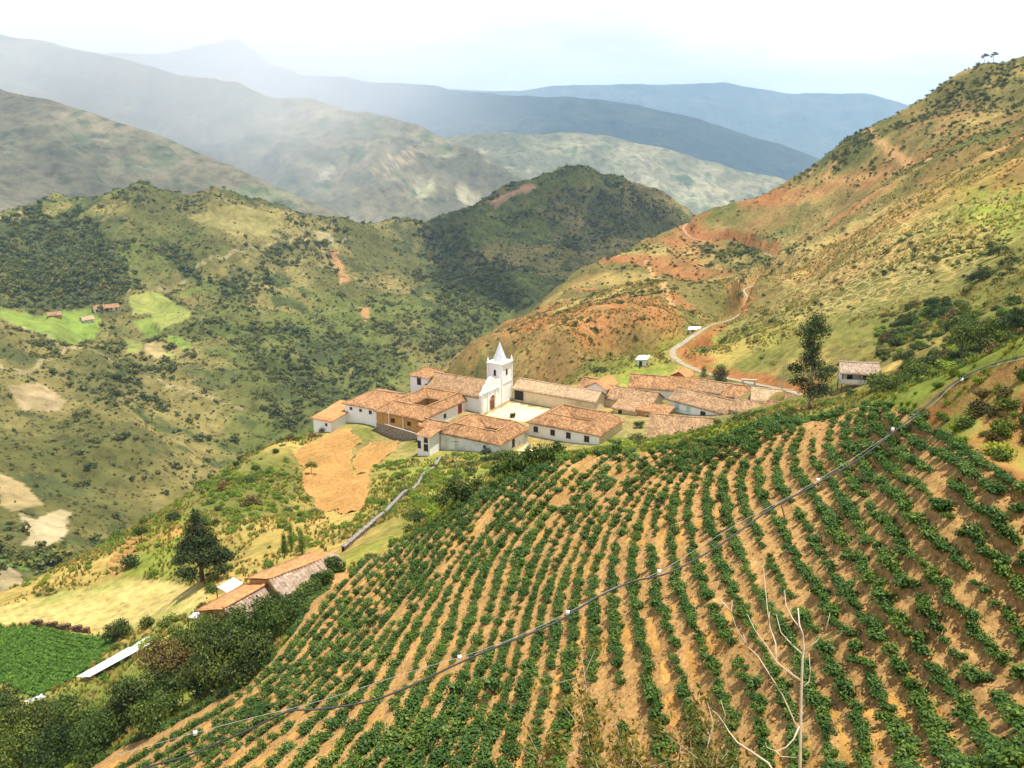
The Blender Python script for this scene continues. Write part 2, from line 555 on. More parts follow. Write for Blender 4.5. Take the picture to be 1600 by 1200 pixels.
m = (surfG.gx > 30) & (surfG.gx < 240) & (surfG.gy > 180) & (surfG.gy < 740)
dd, par, sd = seg_dist(surfG.gx[m], surfG.gy[m], road_line)
zr = np.interp(par, np.arange(len(road_line)), road_line[:, 2])
wgt = 1 - sstep(ROAD_W + 0.3, ROAD_W + 4.5, dd)
surfG.Z[m] = surfG.Z[m] * (1 - wgt) + (zr - 0.12) * wgt
ROAD_D = np.full(surfG.gx.shape, 99.0); ROAD_D[m] = dd
ROAD_S = np.zeros(surfG.gx.shape); ROAD_S[m] = sd

def hG(x, y):
    return surfG(x, y)

def hit(u, v, d0=14.0, d1=1100.0):
    return cast(u, v, hG, d0, d1)

def hit1(u, v, d0=14.0):
    return hit([u], [v], d0)[0]

def lerp3(a, b, t):
    t = np.asarray(t)[..., None]
    return np.asarray(a) * (1 - t) + np.asarray(b) * t

# fan-shaped sheet: fine near the camera, coarse far away
ys = [-14.0]
while ys[-1] < 885:
    ys.append(ys[-1] + 0.30 + 0.0058 * max(ys[-1], 0))
ys = np.array(ys)
sgrid = np.linspace(-1, 1, 560)
Yg, Sg = np.meshgrid(ys, sgrid, indexing='ij')
Xg = Sg * (np.maximum(Yg, 0) * 0.62 + 46) + np.maximum(Yg, 0) * 0.05
Xg = np.clip(Xg, -235, 515)
Zg = hG(Xg, Yg)
x, y, z = Xg.ravel(), Yg.ravel(), Zg.ravel()
u, v, dep = pix(np.stack([x, y, z], -1))
n1 = fbm(x, y, 26, 5, 31); n2 = fbm(x, y, 6, 4, 41); n3 = fbm(x, y, 90, 3, 51)
OLIVE, STRAW, LUSH, DARK, RED, TAN = (0.135, 0.135, 0.035), (0.34, 0.245, 0.075), (0.145, 0.215, 0.028), (0.045, 0.058, 0.018), (0.28, 0.115, 0.045), (0.46, 0.27, 0.09)
c = lerp3(OLIVE, STRAW, sstep(-0.5, 0.6, n1 + 0.4 * n2))
c = lerp3(c, DARK, 0.6 * sstep(0.25, 0.7, n2 + 0.5 * n3))
def blob(cx, cy, rx, ry):
    return np.exp(-(((u - cx) / rx) ** 2 + ((v - cy) / ry) ** 2))
near = y < 175
lush = np.clip(blob(720, 760, 110, 70) + blob(960, 690, 70, 40) + blob(560, 640, 60, 25) + blob(260, 850, 50, 40) + blob(1000, 590, 60, 30) + blob(430, 650, 60, 25), 0, 1)
c = lerp3(c, LUSH, np.clip(lush * (0.75 + 0.6 * n2), 0, 1))
# right hillside cover
hillm = sstep(250, 300, y + 0.45 * np.maximum(x - 40, 0)) * (x > -120)
streak = fbm(x * 0.9 + y * 0.4, y * 0.22 - x * 0.1, 16, 4, 61)
ch = lerp3((0.135, 0.11, 0.036), (0.285, 0.205, 0.068), sstep(-0.4, 0.6, n1 + 0.5 * streak))
ch = lerp3(ch, (0.24, 0.125, 0.05), 0.5 * sstep(0.1, 0.6, fbm(x, y, 45, 3, 63)))
ch = lerp3(ch, (0.10, 0.105, 0.03), sstep(0.0, 0.6, n3 * 0.9 + n2 * 0.5 + 0.12))
redw = sstep(0.10, 0.55, streak * 1.0 + 0.35 * n2 + 0.42 * (blob(950, 470, 130, 70) + blob(1130, 420, 120, 60) + blob(1250, 330, 170, 60) + blob(880, 520, 120, 60)) - 0.15)
redw = redw * (0.25 + np.clip(1.3 * (blob(950, 480, 190, 110) + blob(1180, 400, 190, 90) + blob(1330, 290, 190, 70) + blob(1550, 230, 120, 60)), 0, 1)) * (1 - 0.8 * blob(1450, 420, 160, 110))
ch = lerp3(ch, RED, np.clip(redw * 0.7, 0, 0.8))
green = np.clip(blob(1220, 560, 150, 45) + blob(1060, 575, 90, 40) + 0.8 * blob(1560, 330, 90, 60) + 0.7 * blob(1500, 560, 120, 50), 0, 1)
ch = lerp3(ch, (0.20, 0.235, 0.035), np.clip(green * (0.85 + 0.7 * n2), 0, 1))
dk = np.clip(blob(1330, 225, 130, 45) + blob(1150, 400, 90, 30) + blob(1560, 120, 120, 40) * 0.8, 0, 1)
ch = lerp3(ch, (0.075, 0.085, 0.026), np.clip(dk * (0.7 + 0.9 * n2), 0, 0.9))
c = lerp3(c, ch, hillm)
net = hillm * np.clip(1.5 * blob(1400, 440, 210, 120) - 0.05 + 0.5 * n1, 0, 1) * 0.95
# flanks of the near spur: dry grass
# crop slope soil under and beside the rows, red bank on the right
FIELD_PX = [(505, 900), (560, 868), (640, 843), (700, 803), (780, 757), (860, 727), (940, 710), (1010, 707), (1060, 701), (1100, 692), (1200, 664), (1290, 641), (1350, 634), (1402, 640), (1450, 668),
            (1520, 712), (1560, 738), (1610, 772), (1900, 900), (1900, 1500), (-200, 1500), (60, 1235), (150, 1185), (250, 1145), (330, 1098), (400, 1055), (446, 1010), (470, 960)]
infield = inpoly(u, v, FIELD_PX) & (y < 100) & (dep < 100)
c = lerp3(c, (0.44, 0.235, 0.07), infield * 1.0)
mown = near & ~infield & (dep < 110)
strip = mown * np.clip(1 - np.abs(fbm(x, y, 3, 3, 71)), 0, 1)
c = lerp3(c, (0.15, 0.20, 0.03), 0.65 * strip)
bank = inpoly(u, v, [(1400, 640), (1440, 632), (1520, 640), (1610, 660), (1640, 790), (1520, 716)]) & (dep < 45)
c = lerp3(c, (0.26, 0.11, 0.042), bank * np.clip(0.6 + 1.0 * fbm(x, y, 2.2, 3, 79), 0, 1))
b2 = inpoly(u, v, [(1440, 632), (1500, 590), (1600, 560), (1650, 560), (1640, 700), (1520, 650)]) & (dep < 45)
c = lerp3(c, (0.21, 0.115, 0.045), b2 * np.clip(0.75 + 0.9 * fbm(x, y, 2.0, 3, 83), 0, 1))
c = lerp3(c, (0.27, 0.22, 0.07), ((y < 16) & (np.abs(x) < 60)) * 0.6)
# lower-left fields
PALE_PX = [(-120, 985), (0, 948), (60, 934), (130, 918), (200, 905), (250, 907), (285, 913), (330, 925), (310, 955), (240, 977), (185, 993), (130, 985), (50, 971), (0, 978)]
GREEN_PX = [(-150, 990), (0, 984), (50, 979), (130, 992), (186, 996), (172, 1016), (118, 1060), (50, 1092), (0, 1068), (-150, 1100)]
lowleft = (x < -20) & (y < 160)
c = lerp3(c, (0.42, 0.33, 0.13), inpoly(u, v, PALE_PX) * lowleft * 1.0)
furrow = 0.5 + 0.5 * np.sin((x * 0.8 + y * 0.6) * 5.2 + n2)
c = lerp3(c, (0.30, 0.24, 0.07), inpoly(u, v, PALE_PX) * lowleft * 0.7 * furrow)
c = lerp3(c, (0.20, 0.24, 0.05), inpoly(u, v, PALE_PX) * lowleft * sstep(0.2, 0.7, fbm(x, y, 14, 3, 77)) * 0.7)
c = lerp3(c, (0.055, 0.13, 0.03), inpoly(u, v, GREEN_PX) * lowleft * 1.0)
c = lerp3(c, (0.20, 0.22, 0.04), inpoly(u, v, [(190, 902), (205, 880), (250, 835), (290, 800), (300, 840), (290, 890), (260, 902)]) * lowleft * 0.85)
c = lerp3(c, (0.36, 0.19, 0.06), inpoly(u, v, [(195, 870), (225, 835), (300, 800), (320, 830), (290, 850)]) * (x < -20) * np.clip(0.5 + n2, 0, 1))
vilm = np.exp(-(((x - 6) / 52.0) ** 2 + ((y - 216) / 24.0) ** 2) ** 3)
c = lerp3(c, (0.27, 0.20, 0.095), vilm * np.clip(0.6 + 0.7 * n2, 0, 0.9))
# village lanes and plaza: pale packed earth
PLAZA_PX = [(752, 652), (800, 628), (818, 634), (880, 644), (862, 655), (826, 660), (775, 652)]
vil = (y > 180) & (y < 262)
c = lerp3(c, (0.62, 0.50, 0.32), inpoly(u, v, PLAZA_PX) * vil * 0.95)
c = lerp3(c, (0.55, 0.42, 0.24), inpoly(u, v, [(785, 720), (826, 692), (832, 706), (800, 742), (775, 745)]) * vil * 0.95)
c = lerp3(c, (0.45, 0.24, 0.08), inpoly(u, v, [(690, 716), (780, 720), (770, 742), (700, 734)]) * vil * 0.9)
# raw cut banks along the road
fx = np.clip(((x + 240) / 1.0).astype(int), 0, surfG.nx - 1); fy = np.clip(((y + 20) / 1.0).astype(int), 0, surfG.ny - 1)
rd = ROAD_D[fy, fx]
c = lerp3(c, (0.27, 0.105, 0.04), np.clip(sstep(0.8, 1.6, rd) * (1 - sstep(4.0, 7.5, rd + 2.5 * n2)), 0, 1) * np.where(ROAD_S[fy, fx] < 0, 0.9, 0.15))
for (px, w) in [([(1355, 203), (1370, 222), (1400, 240), (1450, 250)], 1.6), ([(1280, 278), (1330, 280), (1375, 274)], 1.3), ([(1010, 408), (1022, 430), (1040, 455), (1050, 475)], 1.2),
                ([(1290, 275), (1310, 250)], 2.0), ([(1560, 235), (1600, 215)], 2.5)]:
    q = cast([a for a, b in px], [b for a, b in px], hG, 100, 1100)
    if not np.isnan(q).any():
        dq, _, _ = seg_dist(x, y, q)
        c = lerp3(c, (0.42, 0.24, 0.10), 0.8 * (1 - sstep(w * .7, w * 1.8, dq + 0.5 * n2)))
mat_ground = mat_terrain("hillside_ground", 0.55, 0.09, 0.35, net=True)
ground = mesh_np("ground", np.stack([x, y, z], -1), grid_faces(*Xg.shape), mat_ground, smooth=True, attrs={'col': c, 'net': net})
tag(ground, "steep grassy hillside with red soil carrying the village and crops", kind='structure')

# road surface laid on the bench
def ribbon(name, line, half, mat, lift, kind='structure', label=None):
    n = len(line)
    t = np.gradient(line[:, :2], axis=0); t /= np.linalg.norm(t, axis=1)[:, None] + 1e-9
    nrm = np.stack([-t[:, 1], t[:, 0]], -1)
    rows = []
    for k in (-1, -0.5, 0, 0.5, 1):
        wob = 1 + 0.12 * np.sin(np.arange(n) * 0.9 + k)
        q = line.copy(); q[:, :2] += nrm * half * k * (wob * (1 - 0.45 * sstep(300, 360, line[:, 1])))[:, None]
        q[:, 2] = np.maximum(q[:, 2], hG(q[:, 0], q[:, 1])) + lift - 0.04 * abs(k)
        rows.append(q)
    V = np.stack(rows, 1).reshape(-1, 3)
    o = mesh_np(name, V, grid_faces(n, 5), mat, smooth=True)
    return tag(o, label, kind=kind)
mat_road = mat_plain("pale_dirt_road", (0.29, 0.23, 0.16), 0.4, 0.6, bumpd=0.03)
ribbon("road", road_line, 1.05, mat_road, 0.06, label="pale dirt road winding round the hillside behind the village")

# ------------------------------------------------------------------ hills across the valley
h = []
def H(u, v, d): h.append(D(u, v, d))
top = [(-150, 350, 900), (0, 337, 950), (80, 322, 960), (150, 312, 980), (230, 311, 1000), (300, 311, 1010), (360, 310, 1010), (420, 319, 1030), (470, 326, 1050), (520, 336, 1080), (580, 341, 1120), (640, 341, 1180), (700, 335, 1240),
       (760, 311, 1310), (830, 285, 1370), (900, 273, 1400), (960, 276, 1410), (1020, 296, 1400), (1050, 313, 1390), (1080, 335, 1380), (1130, 372, 1370), (1200, 430, 1360)]
for (u_, v_, d_) in top:
    H(u_, v_, d_)
    p = D(u_, v_, d_)
    h.append((p[0] * 1.03, p[1] + 70, p[2] - 32)); h.append((p[0] * 1.1, p[1] + 230, p[2] - 150)); h.append((p[0] * 1.15, p[1] + 420, p[2] - 260))
for q in [(168, 482, 700), (100, 500, 680), (250, 480, 720), (0, 480, 700), (60, 420, 800), (180, 400, 830), (300, 400, 840), (400, 400, 880), (480, 400, 930), (560, 400, 980), (620, 420, 990),
          (0, 600, 490), (100, 560, 560), (200, 620, 520), (300, 560, 610), (250, 700, 460), (150, 700, 430), (0, 700, 410), (50, 800, 350), (0, 860, 300), (120, 830, 350), (200, 780, 400), (350, 700, 500),
          (350, 620, 570), (450, 650, 560), (400, 500, 740), (500, 500, 790), (600, 500, 830), (560, 580, 690), (640, 560, 740), (690, 570, 750), (500, 600, 650), (700, 500, 860), (780, 470, 930), (840, 440, 1010),
          (760, 400, 1080), (700, 400, 1080), (820, 350, 1180), (900, 350, 1230), (960, 380, 1180), (1000, 360, 1250), (1040, 350, 1290), (660, 380, 1080), (0, 930, 255), (-150, 800, 330), (-150, 600, 480), (-150, 480, 680), (-200, 950, 240)]:
    H(*q)
h += [(-140, 150, -150), (-80, 200, -175), (0, 250, -215), (0, 400, -225), (200, 500, -260), (300, 900, -230), (100, 700, -240), (450, 1200, -200), (500, 600, -300), (-300, 150, -110), (400, 300, -300), (60, 850, -225),
      (-900, 700, -40), (-1000, 1200, -60), (-600, 400, -80), (-500, 200, -70), (900, 1500, -150)]
surfH = Surf(h, -1400, 1300, 120, 1960, 6.0, sc=300.0)
def hH(x, y):
    amp = sstep(220, 500, y)
    warp = fbm(x, y, 260, 3, 101) * 60
    gul = ridged(x * 0.9 + y * 0.45 + warp, (y * 0.9 - x * 0.45) * 0.35 + warp * 0.3, 120, 4, 103) - 0.62
    return surfH(x, y) + amp * (34 * gul + 8 * fbm(x, y, 60, 4, 105) + 1.8 * fbm(x, y, 13, 3, 107)) + 0.8 * fbm(x, y, 14, 3, 108)
def hitH(u, v):
    return cast(u, v, hH, 200, 1900, 420)

ys = [140.0]
while ys[-1] < 1940:
    ys.append(ys[-1] * 1.0052)
Yh, Sh = np.meshgrid(np.array(ys), np.linspace(-1, 1, 560), indexing='ij')
Xh = Sh * (Yh * 0.66 + 110)
Xh = np.clip(Xh, -1390, 1290)
Zh = hH(Xh, Yh)
x, y, z = Xh.ravel(), Yh.ravel(), Zh.ravel()
u, v, dep = pix(np.stack([x, y, z], -1))
n1 = fbm(x, y, 70, 5, 131); n2 = fbm(x, y, 16, 4, 141); n3 = fbm(x, y, 240, 3, 151); n4 = fbm(x * 0.9 + y * 0.5, (y * 0.9 - x * 0.5) * 0.3, 45, 4, 161)
c = lerp3((0.085, 0.084, 0.026), (0.19, 0.155, 0.055), sstep(-0.5, 0.6, n1 + 0.6 * n4))
c = lerp3(c, (0.105, 0.12, 0.03), sstep(0.0, 0.6, n3 + 0.4 * n2))
FOREST = [([(0, 340), (130, 330), (190, 400), (215, 450), (150, 480), (0, 480)], 1.0), ([(250, 375), (290, 390), (330, 445), (300, 440), (265, 410)], 1.0),
          ([(360, 420), (420, 390), (500, 375), (545, 365), (530, 385), (420, 420), (390, 470), (360, 470)], 0.75), ([(630, 345), (700, 345), (780, 420), (830, 470), (700, 560), (680, 470)], 0.7),
          ([(830, 300), (960, 285), (1050, 330), (1000, 370), (900, 400)], 0.5), ([(330, 500), (500, 520), (640, 560), (560, 620), (470, 660), (400, 560)], 0.55), ([(600, 490), (720, 480), (700, 560), (600, 560)], 0.45),
          ([(100, 580), (230, 600), (260, 640), (120, 620)], 0.5), ([(380, 600), (470, 620), (480, 680), (440, 680)], 0.7), ([(0, 820), (120, 830), (110, 900), (0, 900)], 0.5)]
def soft(poly, edge=14):
    uu = u + edge * n2 + edge * 0.8 * n1; vv = v + edge * 0.7 * n2
    return inpoly(uu, vv, poly).astype(float)
fmask = np.zeros(len(x))
for poly, w in FOREST:
    fmask = np.maximum(fmask, w * 0.5 * (soft(poly, 16) + soft(poly, 42)))
c = lerp3(c, (0.055, 0.066, 0.024), np.clip(fmask * (0.85 + 0.5 * n2), 0, 0.95))
c = lerp3(c, (0.05, 0.062, 0.024), 0.75 * sstep(0.38, 0.75, n2 + 0.5 * n4))
PASTURE = [[(0, 480), (60, 492), (140, 478), (158, 500), (150, 530), (110, 540), (40, 512), (0, 498)], [(200, 462), (245, 455), (300, 488), (290, 500), (250, 515), (235, 490), (205, 490)],
           [(205, 500), (240, 495), (250, 528), (225, 530)], [(190, 525), (225, 535), (220, 548), (200, 552)], [(262, 522), (300, 536), (298, 548), (265, 540)], [(240, 540), (278, 555), (265, 562), (245, 552)]]
for k, poly in enumerate(PASTURE):
    c = lerp3(c, [(0.155, 0.215, 0.04), (0.215, 0.235, 0.06)][k % 2], np.clip(0.85 + 0.3 * n2, 0, 1) * soft(poly, 4))
BARE = [([(6, 600), (60, 597), (104, 625), (90, 642), (30, 640)], (0.42, 0.31, 0.18)), ([(30, 800), (60, 815), (90, 793), (108, 800), (105, 840), (75, 853), (28, 852), (45, 835)], (0.50, 0.40, 0.24)),
        ([(0, 880), (30, 895), (40, 915), (20, 940), (0, 945)], (0.44, 0.34, 0.20)), ([(0, 740), (40, 760), (70, 790), (20, 800), (0, 790)], (0.36, 0.27, 0.13)), ([(225, 535), (250, 535), (262, 560), (225, 558)], (0.40, 0.30, 0.15)),
        ([(515, 395), (530, 395), (548, 440), (535, 445)], (0.42, 0.22, 0.10)), ([(560, 480), (575, 480), (582, 500), (570, 500)], (0.42, 0.22, 0.10)), ([(290, 340), (370, 318), (440, 340), (430, 370), (360, 365)], (0.25, 0.22, 0.08)),
        ([(490, 360), (520, 365), (525, 378), (500, 376)], (0.40, 0.32, 0.18)), ([(760, 318), (830, 287), (840, 290), (775, 322)], (0.40, 0.24, 0.14))]
for poly, col in BARE:
    c = lerp3(c, tuple(0.78 * k_ for k_ in col), np.clip(0.8 + 0.3 * n2, 0, 1) * soft(poly, 5))
c = lerp3(c, (0.12, 0.20, 0.04), 0.7 * soft([(0, 855), (40, 880), (60, 870), (110, 850), (90, 870), (40, 895), (0, 880)], 4))
for (px, w) in [([(0, 573), (30, 585), (60, 570), (100, 548), (122, 540)], 1.3), ([(35, 510), (80, 528), (120, 545), (170, 560), (215, 580)], 1.2), ([(310, 415), (350, 405), (400, 388), (420, 380)], 1.3), ([(200, 460), (240, 452), (290, 440)], 1.0),
                ([(430, 378), (500, 385), (545, 370)], 1.3), ([(0, 340), (40, 332), (78, 330)], 2.2), ([(215, 580), (300, 610), (380, 640)], 0.9)]:
    q = hitH([a for a, b in px], [b for a, b in px])
    if not np.isnan(q).any():
        dq, _, _ = seg_dist(x, y, q)
        c = lerp3(c, (0.30, 0.24, 0.13), 0.7 * (1 - sstep(w * 0.6, w * 1.5, dq + 0.5 * n2)))
mat_hill = mat_terrain("shrubby_hill", 0.11, 0.03, 1.6)
hill = mesh_np("hill", np.stack([x, y, z], -1), grid_faces(*Xh.shape), mat_hill, smooth=True, attrs={'col': c})
tag(hill, "rounded green hill with scrub and pasture across the valley", kind='structure')
HFOREST = (u.copy(), v.copy(), fmask.copy())

# ------------------------------------------------------------------ far mountain ranges
def range_mesh(name, px, front, back, drop, gul, cols, seed, label, lean=(0.0, -1.0), nt=150, ns=420, wave=700, base=0.0, extra=None, mat=None):
    R = smooth_line(np.array([D(*q) for q in px]), ns)
    tf = np.linspace(-0.35, 1.0, nt)
    ln = np.array(lean) / np.hypot(*lean)
    P = np.zeros((nt, ns, 3))
    for k, t in enumerate(tf):
        L = front * t if t > 0 else -back * t
        dirv = ln if t > 0 else -ln
        P[k, :, 0] = R[:, 0] + dirv[0] * L
        P[k, :, 1] = R[:, 1] + dirv[1] * L
        prof = (1 - (1 - abs(t)) ** 1.35) if t > 0 else abs(t) * 1.2
        P[k, :, 2] = R[:, 2] - drop * prof
    X, Y = P[..., 0], P[..., 1]
    warp = fbm(X, Y, wave * 1.5, 3, seed + 7) * wave * 0.4
    gl = ridged(X + warp, (Y + warp) * 0.45, wave, 5, seed) - 0.62
    fade = np.clip(np.abs(tf) * 5, 0.22, 1)[:, None]
    P[..., 2] += 1.35 * gul * gl * fade + gul * 0.10 * fbm(X, Y, wave * 0.13, 3, seed + 3) * fade
    x, y, z = P[..., 0].ravel(), P[..., 1].ravel(), P[..., 2].ravel()
    n1 = fbm(x, y, wave * 0.5, 5, seed + 11); n2 = fbm(x, y, wave * 0.09, 4, seed + 13)
    c = lerp3(cols[0], cols[1], sstep(-0.5, 0.6, n1 + 0.5 * n2))
    c = lerp3(c, cols[2], sstep(0.2, 0.7, n2 * 0.8 + n1 * 0.4))
    if extra is not None:
        uu, vv, _ = pix(np.stack([x, y, z], -1))
        c = extra(c, uu, vv, x, y, n1, n2)
    o = mesh_np(name, P.reshape(-1, 3), grid_faces(nt, ns), mat, smooth=True, attrs={'col': c})
    return tag(o, label, kind='structure')
mat_far = mat_terrain("far_mountain", 0.028, 0.006, 9.0, var=0.42)

def ex_left(c, uu, vv, x, y, n1, n2):
    return lerp3(c, (0.12, 0.15, 0.06), 0.4 * inpoly(uu + 10 * n2, vv + 5 * n2, [(330, 295), (420, 290), (470, 310), (380, 318)]))
range_mesh("mountain", [(-700, 20, 2600), (-300, 70, 2500), (0, 138, 2400), (120, 165, 2350), (260, 215, 2300), (400, 275, 2230), (500, 322, 2180), (600, 372, 2100), (760, 450, 2000)], 1000, 900, 330, 70,
           [(0.095, 0.085, 0.05), (0.15, 0.13, 0.08), (0.08, 0.088, 0.048)], 200, "brown green mountain slope rising out of the valley on the far left", lean=(0.35, -1), wave=420, mat=mat_far, extra=ex_left)  # colours greyed to stand in for cloud shade on this slope
def ex_mid(c, uu, vv, x, y, n1, n2):
    ter = inpoly(uu + 6 * n2, vv + 4 * n2, [(575, 272), (600, 245), (650, 225), (668, 240), (620, 265), (590, 280)])
    stripes = sstep(0.1, 0.4, np.sin((vv + 0.62 * uu) * 1.3 + 2.5 * n2))
    c = lerp3(c, (0.52, 0.34, 0.20), ter * stripes * 0.4)
    c = lerp3(c, (0.34, 0.30, 0.20), 0.6 * inpoly(uu + 4 * n2, vv + 3 * n2, [(495, 268), (512, 252), (522, 258), (512, 285), (498, 284)]))
    c = lerp3(c, (0.36, 0.33, 0.20), 0.6 * sstep(0.0, 0.5, n2 + n1) * inpoly(uu, vv, [(640, 250), (760, 230), (1000, 270), (1150, 320), (900, 340), (660, 340)]))
    return c
range_mesh("mountain", [(-850, -15, 4500), (-500, 10, 4400), (0, 57, 4100), (60, 58, 4100), (130, 74, 4050), (240, 97, 3950), (330, 118, 3850), (420, 150, 3700), (480, 154, 3650), (540, 164, 3600), (640, 192, 3500), (720, 222, 3400), (800, 262, 3250), (900, 320, 3100), (1000, 380, 2950)],
           1750, 1500, 700, 210, [(0.10, 0.09, 0.05), (0.18, 0.155, 0.09), (0.085, 0.10, 0.045)], 300, "broad misty mountain with terraced scars above the valley", lean=(0.3, -1), wave=900, mat=mat_far, extra=ex_mid, ns=480)
range_mesh("mountain", [(560, 260, 4300), (650, 232, 4250), (720, 211, 4200), (780, 205, 4200), (860, 209, 4250), (940, 214, 4300), (1010, 228, 4250), (1080, 245, 4200), (1150, 263, 4150), (1210, 273, 4100), (1300, 300, 4050), (1400, 350, 3950), (1500, 400, 3900)],
           1500, 1200, 520, 170, [(0.13, 0.125, 0.07), (0.25, 0.22, 0.13), (0.085, 0.11, 0.05)], 400, "pale eroded mountain spur behind the dark rounded hill", lean=(0.1, -1), wave=620, mat=mat_far, extra=ex_mid)
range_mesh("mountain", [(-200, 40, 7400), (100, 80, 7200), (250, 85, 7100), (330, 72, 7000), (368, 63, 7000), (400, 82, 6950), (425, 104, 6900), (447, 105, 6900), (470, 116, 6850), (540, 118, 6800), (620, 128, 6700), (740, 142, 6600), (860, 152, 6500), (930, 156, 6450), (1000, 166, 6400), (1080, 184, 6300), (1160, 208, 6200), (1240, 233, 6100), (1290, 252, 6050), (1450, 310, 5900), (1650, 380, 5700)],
           2500, 2200, 900, 240, [(0.026, 0.036, 0.024), (0.045, 0.052, 0.034), (0.022, 0.032, 0.02)], 500, "long blue wooded ridge behind the pale spur, coloured dark for cloud shade", lean=(0.15, -1), wave=1100, mat=mat_far, ns=520)  # cloud shade put into the dark forest base colour
range_mesh("mountain", [(500, 140, 11500), (800, 140, 11300), (900, 132, 11200), (1000, 133, 11100), (1080, 132, 11000), (1135, 130, 11000), (1180, 138, 10900), (1240, 148, 10800), (1290, 147, 10800), (1350, 145, 10700), (1400, 155, 10700), (1500, 190, 10600), (1700, 240, 10500)],
           3800, 3000, 1500, 330, [(0.06, 0.075, 0.045), (0.11, 0.105, 0.07), (0.045, 0.06, 0.035)], 600, "farthest pale blue mountain range under the clouds", wave=1600, mat=mat_far)
# valley floor far below, so that no gap opens between the ranges
vx, vy = np.meshgrid(np.linspace(-16000, 16000, 60), np.linspace(-2500, 14500, 60))
vz = -620 + 40 * fbm(vx, vy, 3000, 3, 900)
vc = lerp3((0.12, 0.12, 0.05), (0.2, 0.18, 0.09), sstep(-0.5, 0.5, fbm(vx.ravel(), vy.ravel(), 900, 3, 901)))
valley = mesh_np("terrain", np.stack([vx.ravel(), vy.ravel(), vz.ravel()], -1), grid_faces(60, 60), mat_far, smooth=True, attrs={'col': vc})
tag(valley, "low valley floor between the mountains", kind='structure')
# ------------------------------------------------------------------ building materials
def mat_tiles(name, cols, stain=(0.10, 0.06, 0.035), stain_lo=0.52):
    m, nt, b = new_mat(name)
    at = node(nt, 'ShaderNodeAttribute', _attribute_name='tuv')
    sc = nt.nodes.new('ShaderNodeVectorMath'); sc.operation = 'MULTIPLY'; sc.inputs[1].default_value = (1 / 0.34, 1 / 0.45, 1)
    fl = nt.nodes.new('ShaderNodeVectorMath'); fl.operation = 'FLOOR'
    wn_ = nt.nodes.new('ShaderNodeTexWhiteNoise'); wn_.noise_dimensions = '3D'
    nt.links.new(at.outputs['Color'], sc.inputs[0]); nt.links.new(sc.outputs[0], fl.inputs[0]); nt.links.new(fl.outputs[0], wn_.inputs['Vector'])
    c = ramp(nt, wn_.outputs['Value'], [(0.0, cols[0]), (0.35, cols[1]), (0.7, cols[2]), (1.0, cols[3])])
    vec = coords(nt)
    n1 = noise(nt, vec, 0.55, 6, 0.65)
    c = mixrgb(nt, 'MIX', ramp(nt, n1, [(stain_lo, 0.0), (stain_lo + 0.2, 0.75)]), c, stain)
    n2 = noise(nt, vec, 3.5, 4, 0.6)
    c = mixrgb(nt, 'MULTIPLY', 1.0, c, ramp(nt, n2, [(0.3, 0.6), (0.7, 1.3)]))
    nt.links.new(c, b.inputs['Base Color'])
    sx = nt.nodes.new('ShaderNodeVectorMath'); sx.operation = 'FRACTION'
    nt.links.new(sc.outputs[0], sx.inputs[0])
    sp = nt.nodes.new('ShaderNodeSeparateXYZ'); nt.links.new(sx.outputs[0], sp.inputs[0])
    bump(nt, b, sp.outputs['Y'], 0.5, 0.05)
    return m
M_TILE = mat_tiles("clay_roof_tiles", [(0.21, 0.095, 0.042), (0.33, 0.17, 0.072), (0.43, 0.255, 0.12), (0.25, 0.135, 0.065)], stain_lo=0.50)
M_TILE_OLD = mat_tiles("weathered_clay_tiles", [(0.23, 0.125, 0.062), (0.35, 0.22, 0.11), (0.42, 0.28, 0.15), (0.20, 0.11, 0.06)], stain=(0.16, 0.10, 0.06), stain_lo=0.48)
M_TILE_NEW = mat_tiles("bright_clay_tiles", [(0.42, 0.165, 0.06), (0.46, 0.21, 0.085), (0.56, 0.28, 0.115), (0.42, 0.19, 0.08)], stain_lo=0.58)
M_TILE_GREY = mat_tiles("grey_pink_tiles", [(0.26, 0.185, 0.125), (0.34, 0.255, 0.185), (0.40, 0.31, 0.235), (0.22, 0.155, 0.11)], stain_lo=0.6)
M_TILE_PALE = mat_tiles("sun_bleached_tiles", [(0.30, 0.205, 0.115), (0.41, 0.295, 0.17), (0.48, 0.355, 0.22), (0.27, 0.18, 0.11)], stain=(0.28, 0.19, 0.12), stain_lo=0.55)
M_WHITE = mat_plain("whitewash", (0.88, 0.87, 0.84), 0.08, 1.6, stain=((0.58, 0.52, 0.42), 0.60, 0.85))
M_GREYWALL = mat_plain("stained_whitewash", (0.72, 0.71, 0.66), 0.15, 0.7, stain=((0.30, 0.28, 0.22), 0.50, 0.74))
M_CREAM = mat_plain("cream_plaster", (0.70, 0.58, 0.38), 0.12, 0.8, stain=((0.42, 0.30, 0.17), 0.55, 0.8))
M_OCHRE = mat_plain("ochre_adobe", (0.50, 0.27, 0.075), 0.2, 1.2, stain=((0.30, 0.15, 0.05), 0.52, 0.75), bumpd=0.04)
M_BRICK = mat_plain("red_adobe", (0.38, 0.15, 0.07), 0.2, 1.5, bumpd=0.03)
M_STONE = mat_plain("rubble_stone", (0.26, 0.22, 0.16), 0.55, 2.2, bumpd=0.15)
M_DARK = mat_plain("dark_opening", (0.025, 0.022, 0.02), 0.2, 2.0, rough=0.6)
M_WOOD = mat_plain("weathered_wood", (0.16, 0.09, 0.045), 0.3, 4.0)
M_DOORWOOD = mat_plain("varnished_door_wood", (0.34, 0.15, 0.05), 0.25, 5.0)
M_RED = mat_plain("red_painted_wood", (0.34, 0.06, 0.045), 0.2, 3.0)
M_MINT = mat_plain("mint_painted_shutter", (0.42, 0.66, 0.58), 0.12, 3.0)
